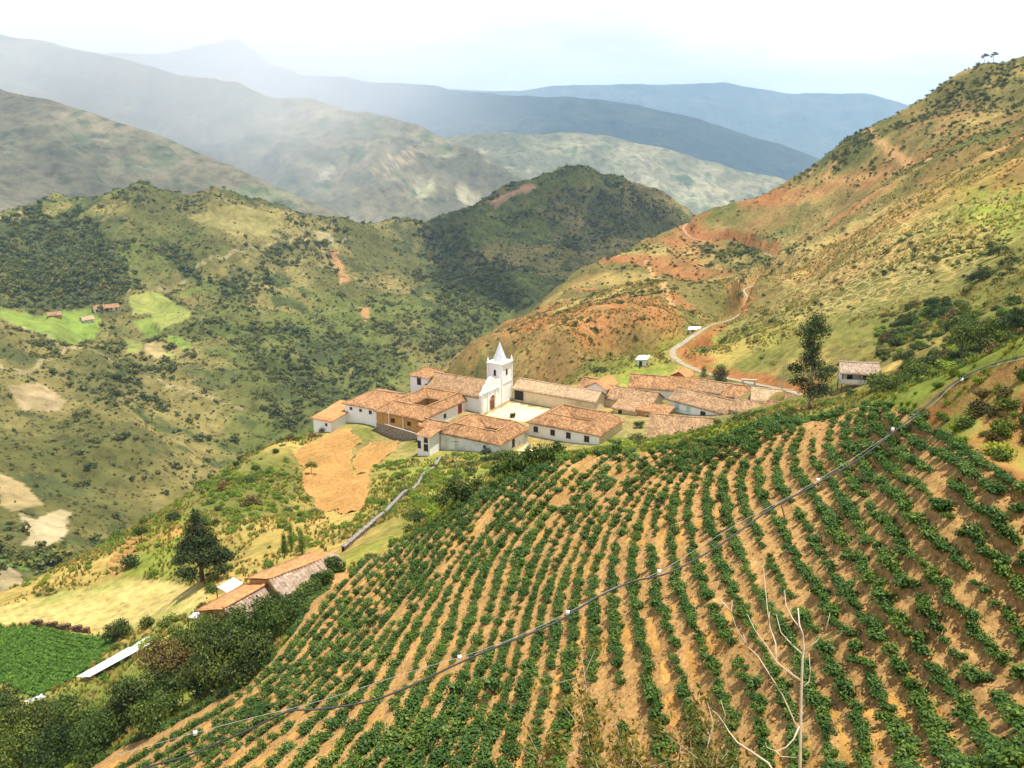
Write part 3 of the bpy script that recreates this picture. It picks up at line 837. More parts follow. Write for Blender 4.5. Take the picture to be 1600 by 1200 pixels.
M_TIN = mat_plain("tin_sheet", (0.55, 0.56, 0.57), 0.25, 1.5, rough=0.5, stain=((0.24, 0.17, 0.12), 0.55, 0.75), spec=0.4)
M_TINW = mat_plain("white_plastic_sheet", (0.78, 0.79, 0.80), 0.10, 1.2, rough=0.5, stain=((0.5, 0.48, 0.42), 0.6, 0.85))
M_SLATE = mat_plain("grey_spire_cladding", (0.52, 0.54, 0.56), 0.15, 1.5, rough=0.6)
M_POLE = mat_plain("pole_concrete", (0.34, 0.32, 0.29), 0.15, 2.0)
M_CONC = mat_plain("plain_concrete", (0.50, 0.44, 0.34), 0.2, 1.0, stain=((0.3, 0.24, 0.15), 0.5, 0.8))

A31 = math.radians(-31)

def slope(name, A, B, C, D_, mat, parent, tile=0.34, amp=0.075, seed=0, sag=0.10, thick=0.14):
    """tiled roof plane: eave A-B, ridge D-C; rows of barrel tiles run from eave to ridge"""
    A, B, C, D_ = [np.array(q, float) for q in (A, B, C, D_)]
    ex = (B - A); L = np.linalg.norm(ex); ex /= L
    nrm = np.cross(ex, D_ - A); 
    if np.linalg.norm(nrm) < 1e-6: nrm = np.cross(ex, C - A)
    nrm /= np.linalg.norm(nrm)
    if nrm[2] < 0: nrm = -nrm
    ey = np.cross(nrm, ex)
    if np.dot(ey, (C + D_) / 2 - A) < 0: ey = -ey
    Hh = np.dot(C - A, ey) if np.dot(C - A, ey) > np.dot(D_ - A, ey) else np.dot(D_ - A, ey)
    uD, uC = np.dot(D_ - A, ex), np.dot(C - A, ex)
    u0, u1 = min(0, uD), max(L, uC)
    sub = 6
    nu = max(3, int((u1 - u0) / tile)) * sub + 1
    us = np.linspace(u0, u1, nu)
    vmax = np.full(nu, Hh); vmin = np.zeros(nu)
    if uD > 1e-6: vmax = np.minimum(vmax, Hh * us / uD)
    if uC < L - 1e-6: vmax = np.minimum(vmax, Hh * (L - us) / (L - uC))
    if uD < -1e-6: vmin = np.maximum(vmin, Hh * us / uD * (us < 0))
    if uC > L + 1e-6: vmin = np.maximum(vmin, Hh * (us - L) / (uC - L) * (us > L))
    vmax = np.maximum(vmax, vmin)
    nv = 6
    T = np.linspace(0, 1, nv)[:, None]
    V = vmin + (vmax - vmin) * T
    U = np.repeat(us[None], nv, 0)
    ph = (U - u0) / tile * 2 * np.pi
    rel = np.abs(np.sin(ph * 0.5))
    disp = amp * (rel - 0.5) + sag * (fbm(U + seed * 7.1, V + seed * 3.3, 5.0, 3, 300 + seed)) - sag * 0.8 * np.sin(np.pi * np.clip((U - u0) / (u1 - u0), 0, 1)) * T
    P = A + U[..., None] * ex + V[..., None] * ey + disp[..., None] * nrm
    Q = A + U[..., None] * ex + V[..., None] * ey + (-thick - 0.2 * 0 + disp[..., None] * 0.0) * nrm
    n = nv * nu
    f1 = grid_faces(nv, nu)
    verts = np.concatenate([P.reshape(-1, 3), Q[[0, -1]].reshape(-1, 3)])
    eave = np.stack([np.arange(nu - 1), n + np.arange(nu - 1), n + np.arange(1, nu), np.arange(1, nu)], -1)
    under = np.stack([n + np.arange(nu - 1), n + nu + np.arange(nu - 1), n + nu + np.arange(1, nu), n + np.arange(1, nu)], -1)
    faces = np.concatenate([f1, eave, under])
    tuv = np.zeros((len(verts), 3)); tuv[:n, 0] = (U - u0).ravel() + seed * 50; tuv[:n, 1] = V.ravel(); tuv[:, 2] = seed
    return mesh_np(name, verts, faces, mat, parent=parent, attrs={'tuv': tuv})

def cap_line(p, q, mat, parent, r=0.15, name='ridge_cap'):
    mb = MB(); p = np.array(p, float); q = np.array(q, float)
    n = max(3, int(np.linalg.norm(q - p) / 1.5))
    pts = [p + (q - p) * t + np.array([0, 0, 0.05 - 0.07 * math.sin(math.pi * t) + 0.02 * math.sin(9 * t)]) for t in np.linspace(0, 1, n)]
    mb.tube(pts, r, 6)
    o = mb.build(name, mat, parent)
    n_ = len(o.data.vertices)
    return o

def opening(root, face, pos, sill, w, h_, L, W, kind='window', pane=None, frame=None, arch=False):
    """a window or door set in a wall face of a box-shaped house (local coordinates)"""
    pane = pane or M_DARK; frame = frame or M_WOOD
    t = 0.07
    if face == 'F': o, ex, ny = np.array([pos - w / 2, 0, sill]), np.array([1., 0, 0]), np.array([0, -1., 0])
    elif face == 'B': o, ex, ny = np.array([pos + w / 2, W, sill]), np.array([-1., 0, 0]), np.array([0, 1., 0])
    elif face == 'R': o, ex, ny = np.array([L, pos - w / 2, sill]), np.array([0, 1., 0]), np.array([1., 0, 0])
    else: o, ex, ny = np.array([0, pos + w / 2, sill]), np.array([0, -1., 0]), np.array([-1., 0, 0])
    up = np.array([0, 0, 1.])
    mb = MB()
    fw = 0.11
    mb.box(o - ny * 0.05 - ex * fw, ex * fw, ny * (t + 0.05), up * h_)
    mb.box(o - ny * 0.05 + ex * w, ex * fw, ny * (t + 0.05), up * h_)
    mb.box(o - ny * 0.05 - ex * fw + up * h_, ex * (w + 2 * fw), ny * (t + 0.05), up * fw)
    if kind == 'window':
        mb.box(o - ny * 0.05 - ex * (fw + 0.05) - up * fw, ex * (w + 2 * fw + 0.1), ny * (t + 0.10), up * fw)
        mb.box(o + ny * 0.02 + ex * (w / 2 - 0.03), ex * 0.06, ny * 0.03, up * h_)
    f = mb.build(kind, frame, root)
    mp = MB()
    mp.box(o - ny * 0.03, ex * w, ny * 0.045, up * h_)
    mp.build('pane' if kind == 'window' else 'leaf', pane, f)
    return f

def base_z(o, e, L, W):
    ca, sa = math.cos(e), math.sin(e)
    q = [(o[0] + ca * a - sa * b, o[1] + sa * a + ca * b) for a in (0, L / 2, L) for b in (0, W / 2, W)]
    return min(float(hG(np.array([x_]), np.array([y_]))[0]) for x_, y_ in q)

def house(label, o, L, W, ze, rise, roof='gable', ang=A31, wall=None, tile=None, ins=None, over=0.55, openings=(), plinth=None, name='village_house', seed=0, skirt=0.8, ridge_at=0.5, patio=None, cat='house', zbase=None, end_wall=None):
    """o: front-left corner in plan; L along the front, W to the back; ze: height of the eaves"""
    wall = wall or M_WHITE; tile = tile or M_TILE
    zb = (base_z(o, ang, L, W) if zbase is None else zbase) - skirt
    root = empty(name, (o[0], o[1], ze), label, cat, rz=ang)
    hb = zb - ze
    mb = MB()
    mb.quad((0, 0, hb), (L, 0, hb), (L, 0, 0), (0, 0, 0))
    mb.quad((L, W, hb), (0, W, hb), (0, W, 0), (L, W, 0))
    R = None
    if roof == 'gable':
        yr = W * ridge_at
        mb.f.append(tuple(range(len(mb.v), len(mb.v) + 5))); mb.v += [(L, 0, hb), (L, W, hb), (L, W, 0), (L, yr, rise), (L, 0, 0)]
        mb.f.append(tuple(range(len(mb.v), len(mb.v) + 5))); mb.v += [(0, W, hb), (0, 0, hb), (0, 0, 0), (0, yr, rise), (0, W, 0)]
    elif roof == 'gabley':
        mb.f[:] = []; mb.v[:] = []
        mb.f.append(tuple(range(0, 5))); mb.v += [(0, 0, hb), (L, 0, hb), (L, 0, 0), (L / 2, 0, rise), (0, 0, 0)]
        mb.f.append(tuple(range(5, 10))); mb.v += [(L, W, hb), (0, W, hb), (0, W, 0), (L / 2, W, rise), (L, W, 0)]
        mb.quad((L, 0, hb), (L, W, hb), (L, W, 0), (L, 0, 0)); mb.quad((0, W, hb), (0, 0, hb), (0, 0, 0), (0, W, 0))
    elif roof == 'shed':
        mb.f[:] = []; mb.v[:] = []
        mb.quad((0, 0, hb), (L, 0, hb), (L, 0, 0), (0, 0, 0)); mb.quad((L, W, hb), (0, W, hb), (0, W, rise), (L, W, rise))
        mb.quad((L, 0, hb), (L, W, hb), (L, W, rise), (L, 0, 0)); mb.quad((0, W, hb), (0, 0, hb), (0, 0, 0), (0, W, rise))
    else:
        mb.quad((L, 0, hb), (L, W, hb), (L, W, 0), (L, 0, 0)); mb.quad((0, W, hb), (0, 0, hb), (0, 0, 0), (0, W, 0))
    mb.build('wall', wall, root)
    k = seed * 10
    v0 = over
    if roof in ('gable',):
        yr = W * ridge_at
        d1, d2 = rise / yr * v0, rise / (W - yr) * v0
        slope('roof', (-v0, -v0, -d1), (L + v0, -v0, -d1), (L + v0, yr, rise), (-v0, yr, rise), tile, root, seed=k)
        slope('roof', (L + v0, W + v0, -d2), (-v0, W + v0, -d2), (-v0, yr, rise), (L + v0, yr, rise), tile, root, seed=k + 1)
        cap_line((-v0, yr, rise), (L + v0, yr, rise), tile, root)
    elif roof == 'gabley':
        d1 = rise / (L / 2) * v0
        slope('roof', (-v0, W + v0, -d1), (-v0, -v0, -d1), (L / 2, -v0, rise), (L / 2, W + v0, rise), tile, root, seed=k)
        slope('roof', (L + v0, -v0, -d1), (L + v0, W + v0, -d1), (L / 2, W + v0, rise), (L / 2, -v0, rise), tile, root, seed=k + 1)
        cap_line((L / 2, -v0, rise), (L / 2, W + v0, rise), tile, root)
    elif roof == 'shed':
        d1 = rise / W * v0
        slope('roof', (-v0, -v0, -d1), (L + v0, -v0, -d1), (L + v0, W + v0, rise + d1), (-v0, W + v0, rise + d1), tile, root, seed=k)
    elif roof == 'hip':
        i = ins if ins is not None else W / 2
        yr = W / 2
        d1 = rise / yr * v0
        a, b_, c_, d_ = (-v0, -v0, -d1), (L + v0, -v0, -d1), (L + v0, W + v0, -d1), (-v0, W + v0, -d1)
        r0, r1 = (i, yr, rise), (L - i, yr, rise)
        slope('roof', a, b_, r1, r0, tile, root, seed=k); slope('roof', c_, d_, r0, r1, tile, root, seed=k + 1)
        slope('roof', b_, c_, r1, r1, tile, root, seed=k + 2); slope('roof', d_, a, r0, r0, tile, root, seed=k + 3)
        cap_line(r0, r1, tile, root)
        for p, q in ((a, r0), (d_, r0), (b_, r1), (c_, r1)): cap_line(p, q, tile, root, 0.12)
    elif roof == 'ring':
        x0, x1, y0, y1 = patio
        d1 = 0.28 * v0
        a, b_, c_, d_ = (-v0, -v0, -d1), (L + v0, -v0, -d1), (L + v0, W + v0, -d1), (-v0, W + v0, -d1)
        rx0, rx1, ry0, ry1 = x0 / 2, (L + x1) / 2, y0 / 2, (W + y1) / 2
        r = [(rx0, ry0, rise), (rx1, ry0, rise), (rx1, ry1, rise), (rx0, ry1, rise)]
        zi = 0.15
        pi_ = [(x0, y0, zi), (x1, y0, zi), (x1, y1, zi), (x0, y1, zi)]
        out = [a, b_, c_, d_]
        for q in range(4):
            q2 = (q + 1) % 4
            slope('roof', out[q], out[q2], r[q2], r[q], tile, root, seed=k + q)
            slope('roof', pi_[q2], pi_[q], r[q], r[q2], tile, root, seed=k + 4 + q)
            cap_line(r[q], r[q2], tile, root); cap_line(out[q], r[q], tile, root, 0.12)
        m2 = MB()
        ow = 0.5
        for (p, q) in (((x0 - ow, y0 - ow), (x1 + ow, y0 - ow)), ((x1 + ow, y0 - ow), (x1 + ow, y1 + ow)), ((x1 + ow, y1 + ow), (x0 - ow, y1 + ow)), ((x0 - ow, y1 + ow), (x0 - ow, y0 - ow))):
            m2.quad((*q, hb), (*p, hb), (*p, zi + 0.1), (*q, zi + 0.1))
        m2.build('patio_wall', wall, root)
        for (px_, py_) in ((x0, y0), (x1, y0), (x1, y1), (x0, y1), ((x0 + x1) / 2, y1)):
            m3 = MB(); m3.tube([(px_, py_, hb), (px_, py_, zi)], 0.11, 6); m3.build('post', M_WOOD, root)
    if plinth:
        mp = MB()
        mt, hp = plinth
        mp.box((-0.09, -0.09, hb), (L + 0.18, 0, 0), (0, 0.085, 0), (0, 0, hp - hb)); mp.box((L + 0.005, -0.09, hb), (0.085, 0, 0), (0, W + 0.18, 0), (0, 0, hp - hb))
        mp.box((-0.09, 0.0, hb), (0.085, 0, 0), (0, W, 0), (0, 0, hp - hb))
        mp.build('stone_base', mt, root)
    for op in openings:
        face, pos, sill, w, h_ = op[:5]
        kw = op[5] if len(op) > 5 else {}
        opening(root, face, pos, sill, w, h_, L, W, **kw)
    return root

def xy(u, v, z):
    p = at_z(np.array(float(u)), np.array(float(v)), np.array(float(z)))
    return np.array([p[0], p[1]])
E1 = np.array([math.cos(A31), math.sin(A31)]); E2 = np.array([-E1[1], E1[0]])
DR = dict(kind='door')

# ------------------------------------------------------------------ village
# house with a small patio at the front of the village
o = xy(677, 673, -68)
house("low grey walled house round a small patio at the near edge of village", o, 18.2, 12.8, -68, 2.1, 'ring', wall=M_GREYWALL, patio=(9.6, 13.8, 4.2, 7.8), seed=1,
      openings=[('F', 14.2, -1.6, 0.5, 0.5), ('R', 6.0, -2.6, 0.9, 1.9, DR)])
o = xy(826, 659, -68)
house("white house with four dark windows in a row on its front wall", o, 18.8, 12.8, -68, 2.1, 'ring', patio=(7.6, 13.2, 5.6, 8.4), seed=2, tile=M_TILE,
      openings=[('F', 2.0, -2.2, 1.0, 1.25), ('F', 6.6, -2.2, 1.0, 1.25), ('F', 10.8, -2.2, 1.0, 1.3), ('F', 15.6, -2.2, 1.1, 1.3)])
mb = MB(); mb.quad((18.83, -0.02, -3.2), (18.83, 12.8, -3.2), (18.83, 12.8, 0), (18.83, -0.02, 0))
r = bpy.data.objects.get("village_house.001")
mb.build('end_wall', M_CREAM, r)['label'] = "yellow ochre plastered end wall"
# convent block round its patio
house("large ochre convent block with dark patio beside the church", (-34.0, 214.0), 14.2, 20.5, -68, 2.0, 'ring', wall=M_OCHRE, patio=(5.2, 11.2, 7.4, 14.6), seed=3, plinth=(M_STONE, -3.4), skirt=1.5,
      openings=[('F', 5.2, -2.3, 1.0, 1.0), ('F', 10.2, -2.2, 0.9, 0.9)])
r = bpy.data.objects.get("village_house.002")
mb = MB(); mb.quad((14.23, 0.5, -4), (14.23, 20.5, -4), (14.23, 20.5, -0.02), (14.23, 0.5, -0.02)); mb.build('plaza_wall', M_WHITE, r)['label'] = "whitewashed wall facing the plaza"
opening(r, 'R', 16.2, -3.0, 1.4, 2.5, 14.25, 20.5, 'door', pane=M_RED); opening(r, 'R', 9.5, -2.2, 0.8, 0.9, 14.25, 20.5)
for px_ in (4.2, 8.6):
    m3 = MB(); m3.tube([(px_, -0.35, -3.3), (px_, -0.35, -0.1)], 0.10, 6); m3.build('post', M_WHITE, r)
m3 = MB(); m3.tube([(3.0, -0.6, -2.9), (14.6, -1.2, -3.5)], 0.06, 5); m3.build('railing', M_WHITE, r)
o = xy(538, 629, -68.3)
house("white house with three small windows at left end of the village", o, 10.5, 15, -68.3, 2.2, 'hip', ins=4.0, seed=4, skirt=1.2,
      openings=[('F', 2.2, -1.5, 0.6, 0.55), ('F', 5.4, -1.5, 0.6, 0.55), ('F', 8.6, -1.6, 0.7, 0.75)])
o = xy(489, 649, -71)
house("lowest white house with single sloped roof at far left of village", o, 6.0, 10.5, -71.5, 1.6, 'shed', tile=M_TILE_NEW, seed=5, skirt=2.0, openings=[('F', 4.4, -1.5, 0.5, 0.5)])
o = xy(641, 585, -64)
house("tall white two storey house with hipped roof behind the convent", o, 5.6, 7.6, -64, 1.7, 'hip', ins=2.3, seed=6, skirt=1.0, openings=[('F', 2.9, -2.4, 1.1, 1.7), ('R', 4.0, -2.0, 0.7, 0.9)])
# little houses between the convent and the near patio house
o = xy(655, 661, -68.6)
house("tiny tiled roof house squeezed between convent and grey patio house", o, 7.0, 4.0, -69.0, 1.2, 'gable', seed=7, skirt=1.0, wall=M_OCHRE, openings=[('F', 3.0, -1.6, 0.8, 1.1)])
o = xy(652, 677, -67.6)
house("narrow white annexe with open upper floor at the path head", o, 3.4, 4.0, -67.8, 0.5, 'shed', seed=8, skirt=1.4, openings=[('F', 2.4, -1.6, 0.9, 1.0), ('F', 2.4, -3.6, 1.0, 1.5), ('F', 0.5, -3.4, 0.7, 1.8, DR)])

# church
F0, F1 = xy(750, 646, -71), xy(781, 635.5, -71)
root = empty("church", (F0[0], F0[1], -71), "white church with square bell tower, grey spire and arched wooden door", "church", rz=A31)
NL, NW = 17.5, 9.4
mb = MB()
mb.quad((-NL, 0, -1), (0, 0, -1), (0, 0, 4.6), (-NL, 0, 4.6)); mb.quad((0, NW, -1), (-NL, NW, -1), (-NL, NW, 4.6), (0, NW, 4.6))
mb.f.append(tuple(range(8, 13))); mb.v += [(-NL, NW, -1), (-NL, 0, -1), (-NL, 0, 4.6), (-NL, NW / 2, 7.6), (-NL, NW, 4.6)]
mb.build('wall', M_WHITE, root)
slope('roof', (-NL - 0.5, -0.6, 4.2), (-0.2, -0.6, 4.2), (-0.2, NW / 2, 7.6), (-NL - 0.5, NW / 2, 7.6), M_TILE_OLD, root, seed=90)
slope('roof', (-0.2, NW + 0.6, 4.2), (-NL - 0.5, NW + 0.6, 4.2), (-NL - 0.5, NW / 2, 7.6), (-0.2, NW / 2, 7.6), M_TILE_OLD, root, seed=91)
cap_line((-NL - 0.5, NW / 2, 7.6), (-0.2, NW / 2, 7.6), M_TILE_OLD, root)
prof = [(-0.4, -1), (-0.4, 5.0), (0.1, 5.6), (0.7, 5.7), (1.0, 6.2), (1.5, 6.9), (2.1, 7.2), (2.6, 7.3), (3.0, 7.9), (3.7, 8.5), (4.6, 8.8), (5.5, 8.5), (6.2, 7.9), (6.7, 7.4), (NW, 7.2), (NW, -1)]
mb = MB(); n = len(prof)
mb.v = [(0.0, a, b) for a, b in prof] + [(0.8, a, b) for a, b in prof]
mb.f = [tuple(range(n))[::-1], tuple(range(n, 2 * n))] + [(i, (i + 1) % n, n + (i + 1) % n, n + i) for i in range(n)]
mb.build('facade', M_WHITE, root)
for yy in (0.3, 2.6, 6.6):
    m3 = MB(); m3.box((0.8, yy - 0.25, -1), (0.16, 0, 0), (0, 0.5, 0), (0, 0, 6.2)); m3.build('pilaster', M_WHITE, root)
m3 = MB(); m3.box((0.8, 0.0, 5.3), (0.28, 0, 0), (0, NW - 1.2, 0), (0, 0, 0.28)); m3.build('cornice', M_WHITE, root)
def arch_leaf(name, x0, yc, w, h_, mat, par, dx):
    mb = MB(); pts = [(yc - w / 2, 0.0), (yc - w / 2, h_ - w / 2)] + [(yc - w / 2 * math.cos(t), h_ - w / 2 + w / 2 * math.sin(t)) for t in np.linspace(0.3, math.pi - 0.3, 7)] + [(yc + w / 2, h_ - w / 2), (yc + w / 2, 0.0)]
    n = len(pts)
    mb.v = [(x0, a, b) for a, b in pts] + [(x0 + dx, a, b) for a, b in pts]
    mb.f = [tuple(range(n))[::-1], tuple(range(n, 2 * n))] + [(i, (i + 1) % n, n + (i + 1) % n, n + i) for i in range(n)]
    return mb.build(name, mat, par)
d_ = arch_leaf('door', 0.78, 4.6, 2.1, 3.9, M_DOORWOOD, root, 0.16); d_['label'] = "arched varnished wooden church door"
for s_ in (-1, 1):
    m3 = MB(); m3.box((0.94, 4.6 + s_ * 0.5 - 0.4, 0.3), (0.03, 0, 0), (0, 0.8, 0), (0, 0, 2.2)); m3.build('leaf', M_WOOD, d_)
m3 = MB(); m3.tube([(0.95, 4.6 + 1.3 * math.cos(t), 2.9 + 1.3 * math.sin(t)) for t in np.linspace(0, math.pi, 12)], 0.13, 6); m3.build('door_arch', M_WHITE, root)
# tower
TS, TW, T0 = 4.3, 5.0, NW
mb = MB(); mb.box((0.85 - TS, T0, -1), (TS, 0, 0), (0, TW, 0), (0, 0, 12.0)); tw = mb.build('tower', M_WHITE, root)
for zz, ex in ((5.6, 0.12), (10.9, 0.35)):
    m3 = MB(); m3.box((0.85 - TS - ex, T0 - ex, zz), (TS + 2 * ex, 0, 0), (0, TW + 2 * ex, 0), (0, 0, 0.35)); m3.build('cornice', M_WHITE, tw)
for (ax, ay) in ((0.85 - TS, T0), (0.85, T0), (0.85, T0 + TW), (0.85 - TS, T0 + TW)):
    for zz0, zz1, rr in ((-1, 10.9, 0.14),):
        m3 = MB(); m3.box((ax - 0.22, ay - 0.22, -1), (0.44, 0, 0), (0, 0.44, 0), (0, 0, 11.8)); m3.build('corner_pilaster', M_WHITE, tw)
    m3 = MB(); m3.tube([(ax, ay, 11.2), (ax, ay, 11.9), (ax, ay, 12.0), (ax, ay, 12.9)], [0.26, 0.26, 0.16, 0.02], 6); m3.build('pinnacle', M_WHITE, tw)
cx_, cy_ = 0.85 - TS / 2, T0 + TW / 2
m3 = MB(); m3.tube([(cx_, cy_, 11.2), (cx_, cy_, 12.0), (cx_, cy_, 16.4)], [2.0, 1.75, 0.05], 8); m3.build('spire', M_SLATE, tw)
m3 = MB(); m3.tube([(cx_, cy_, 16.3), (cx_, cy_, 17.3)], 0.05, 5); m3.box((cx_ - 0.04, cy_ - 0.3, 16.85), (0.08, 0, 0), (0, 0.6, 0), (0, 0, 0.08)); m3.build('cross', M_WOOD, tw)
def tower_arch(face, zc, w, h_):
    mb = MB(); pts = [(-w / 2, 0.0), (-w / 2, h_ - w / 2)] + [(-w / 2 * math.cos(t), h_ - w / 2 + w / 2 * math.sin(t)) for t in np.linspace(0.3, math.pi - 0.3, 6)] + [(w / 2, h_ - w / 2), (w / 2, 0)]
    n = len(pts)
    for dx in (-0.02, 0.05):
        for a, b in pts:
            mb.v.append((0.85 + dx, cy_ + a, zc + b) if face == 'R' else (cx_ + a, T0 - dx, zc + b))
    mb.f = [tuple(range(n))[::-1], tuple(range(n, 2 * n))] + [(i, (i + 1) % n, n + (i + 1) % n, n + i) for i in range(n)]
    mb.build('belfry_opening', M_DARK, tw)
tower_arch('R', 7.7, 0.85, 1.7); tower_arch('F', 7.7, 0.7, 1.7)
m3 = MB(); m3.box((0.855, T0 - 0.1, -1), (0.12, 0, 0), (0, TW + 0.2, 0), (0, 0, 1.5)); m3.build('stone_base', M_CREAM, tw)

# row behind the plaza
o = xy(819, 610.5, -68)
house("long white house with dark door on the far side of plaza", o, 16.5, 6.2, -68, 1.7, 'gable', tile=M_TILE_OLD, seed=10, plinth=(M_BRICK, -2.5),
      openings=[('F', 3.6, -2.1, 0.8, 1.3), ('F', 11.0, -2.9, 1.1, 2.2, DR), ('F', 14.4, -2.2, 0.9, 1.5, dict(pane=M_RED)), ('F', 1.2, -1.5, 0.4, 0.5)])
o2 = xy(803, 606, -67.3)
house("pale roofed hall with open dark shed end behind the plaza house", o2, 24, 6.5, -67.3, 1.9, 'gable', tile=M_TILE_PALE, seed=11, wall=M_CREAM, openings=[('F', 1.6, -3.2, 2.6, 2.7, DR), ('L', 3.2, -3.2, 4.6, 2.6, DR)])
o = xy(918, 603, -66)
house("small white two storey house with gable front above the back row", o, 5.4, 7.2, -66, 1.5, 'gabley', tile=M_TILE_NEW, seed=12, openings=[('F', 3.2, -2.2, 1.0, 1.1), ('R', 4.8, -1.9, 1.0, 1.4, dict(pane=M_RED))])
o = xy(934, 619, -68)
house("cream walled row house with tall red door behind four window house", o, 15.0, 8.0, -68, 2.3, 'gable', tile=M_TILE_OLD, wall=M_CREAM, seed=13,
      openings=[('F', 1.6, -2.0, 0.8, 0.9, dict(pane=M_RED)), ('F', 7.6, -2.9, 1.2, 2.4, dict(kind='door', pane=M_WOOD)), ('F', 12.4, -2.6, 1.0, 2.0, dict(kind='door', pane=M_RED))])
o = xy(984, 606, -67)
house("long back row house with tiled roof and blank white end wall", o, 21, 8.0, -66.6, 2.4, 'gable', tile=M_TILE, seed=14, ang=math.radians(-14))
o = xy(994, 641, -68.6)
house("ochre adobe house with two framed windows below the back row", o, 8.2, 5.0, -68.4, 0.6, 'shed', wall=M_OCHRE, seed=15, over=0.25, openings=[('F', 3.0, -2.3, 0.9, 1.4, dict(frame=M_WHITE)), ('F', 6.0, -2.5, 0.9, 1.7, dict(frame=M_WHITE))])
o = xy(1046, 621, -66)
house("white house with two mint green shutters and one dark window", o, 19.0, 8.0, -66.3, 2.3, 'gable', tile=M_TILE_OLD, seed=16, ang=math.radians(-47),
      openings=[('F', 2.6, -2.2, 1.0, 1.4, dict(pane=M_MINT, frame=M_MINT)), ('F', 6.0, -2.2, 1.0, 1.3, dict(pane=M_MINT, frame=M_MINT)), ('F', 10.4, -2.3, 1.3, 1.2), ('F', 14.6, -2.2, 0.8, 0.9, dict(pane=M_MINT, frame=M_MINT))])
o = xy(1142, 640, -65)
house("low tiled house continuing the white shuttered house to the right", o, 9.5, 7.0, -65, 1.9, 'gable', tile=M_TILE_OLD, seed=17, ang=math.radians(-35))
o = xy(1196, 642, -63)
house("rightmost low village roof half hidden by bushes", o, 9.0, 6.5, -63.2, 1.8, 'gable', tile=M_TILE, seed=18, ang=math.radians(-30))
o = xy(1128, 620, -65.5)
house("orange roofed house just below the concrete gateway", o, 8.0, 6.5, -65, 2.2, 'hip', ins=2.6, tile=M_TILE, seed=19, ang=math.radians(-20))
o = xy(1176, 626, -63.5)
house("small house with pale and orange roof halves near the road", o, 9.0, 7.0, -63.2, 2.0, 'gable', tile=M_TILE_PALE, seed=20, ang=math.radians(-15))
o = xy(1014, 685, -66)
house("old house with huge straw coloured tile roof beside the crop field", o, 13.0, 13.5, -66, 3.6, 'gable', tile=M_TILE_OLD, seed=21, ang=math.radians(-14), wall=M_CREAM, skirt=1.5, openings=[('F', 3.0, -1.5, 1.8, 0.9), ('F', 7.4, -1.7, 1.4, 0.9)])
o = xy(1049, 588, -67)
house("small red brick house with tin patch on roof above village", o, 4.6, 4.2, -66.6, 1.3, 'gabley', tile=M_TILE_NEW, wall=M_BRICK, seed=22, openings=[('F', 1.3, -1.7, 0.7, 0.8), ('F', 3.2, -1.7, 0.7, 0.8)])
r = bpy.data.objects.get("village_house.020") or bpy.data.objects.get("village_house.019")
# more roofs filling the right half of the village
o = xy(1092, 612, -66)
house("tiled house with white end wall tucked behind the shuttered house", o, 10, 6.0, -65.6, 2.0, 'gable', tile=M_TILE_OLD, seed=24, ang=math.radians(-25), openings=[('F', 3.0, -2.2, 0.9, 1.1), ('R', 3.0, -2.2, 0.9, 1.1)])
o = xy(958, 634, -68.4)
house("small shed roof lean-to in the yard behind four window house", o, 6.5, 4.0, -68.8, 0.9, 'shed', tile=M_TILE_OLD, seed=25, wall=M_CREAM, openings=[('F', 2.0, -1.9, 0.8, 1.8, DR)])
o = xy(1228, 632, -62)
house("last small white house of the village beside the tall eucalyptus", o, 5.5, 5.0, -61.6, 1.5, 'gable', tile=M_TILE_OLD, seed=26, ang=math.radians(-20), openings=[('F', 1.6, -1.8, 0.8, 1.0), ('F', 3.9, -2.2, 0.9, 1.9, DR)])
o = xy(905, 602, -67)
house("white gabled house between pale hall and small two storey house", o, 6.5, 6.5, -67.2, 1.8, 'gable', tile=M_TILE, seed=27, openings=[('F', 3.0, -2.0, 0.9, 1.1)])
# concrete gateway
p = hit1(1158, 612, 150)
gz = float(p[2])
root = empty("gateway", (p[0], p[1], gz), "bare concrete gateway frame standing above the right hand roofs", "gateway", rz=math.radians(-12))
for xx in (0.0, 3.0):
    m3 = MB(); m3.box((xx, 0, -0.5), (0.45, 0, 0), (0, 0.45, 0), (0, 0, 3.4)); m3.build('pillar', M_CONC, root)
m3 = MB(); m3.box((-0.2, -0.1, 2.9), (3.85, 0, 0), (0, 0.65, 0), (0, 0, 0.4)); m3.build('lintel', M_CONC, root)
m3 = MB(); m3.box((0.45, 0.15, -0.5), (2.55, 0, 0), (0, 0.1, 0), (0, 0, 2.7)); m3.build('gate', M_GREYWALL, root)

# stilt house
p = hit1(1314, 614, 100)
zf = float(p[2]) + 2.0
root = empty("stilt_house", (p[0], p[1], zf), "small pink tiled house raised on stilts above the crop field", "house", rz=math.radians(-12))
SL, SW = 6.2, 5.0
mb = MB(); mb.box((0, 1.3, 0), (SL, 0, 0), (0, SW - 1.3, 0), (0, 0, 2.2)); mb.build('wall', M_GREYWALL, root)
mb = MB(); mb.box((-0.2, -0.2, -0.25), (SL + 0.4, 0, 0), (0, SW + 0.4, 0), (0, 0, 0.25)); mb.build('floor_deck', M_CONC, root)
mb = MB(); mb.box((-0.2, -0.2, 0.0), (SL + 0.4, 0, 0), (0, 0.12, 0), (0, 0, 0.8)); mb.build('balcony_rail', M_GREYWALL, root)
for xx in (0.0, SL / 2, SL):
    for yy in (0.0, SW):
        m3 = MB(); zt = float(hG(np.array([p[0] + xx * .98 + yy * .2]), np.array([p[1] - xx * .2 + yy * .98]))[0])
        m3.tube([(xx, yy, min(zt - zf - 0.4, -2.3)), (xx, yy, 2.2 if yy == 0 else -0.2)], 0.11, 6); m3.build('stilt', M_WOOD, root)
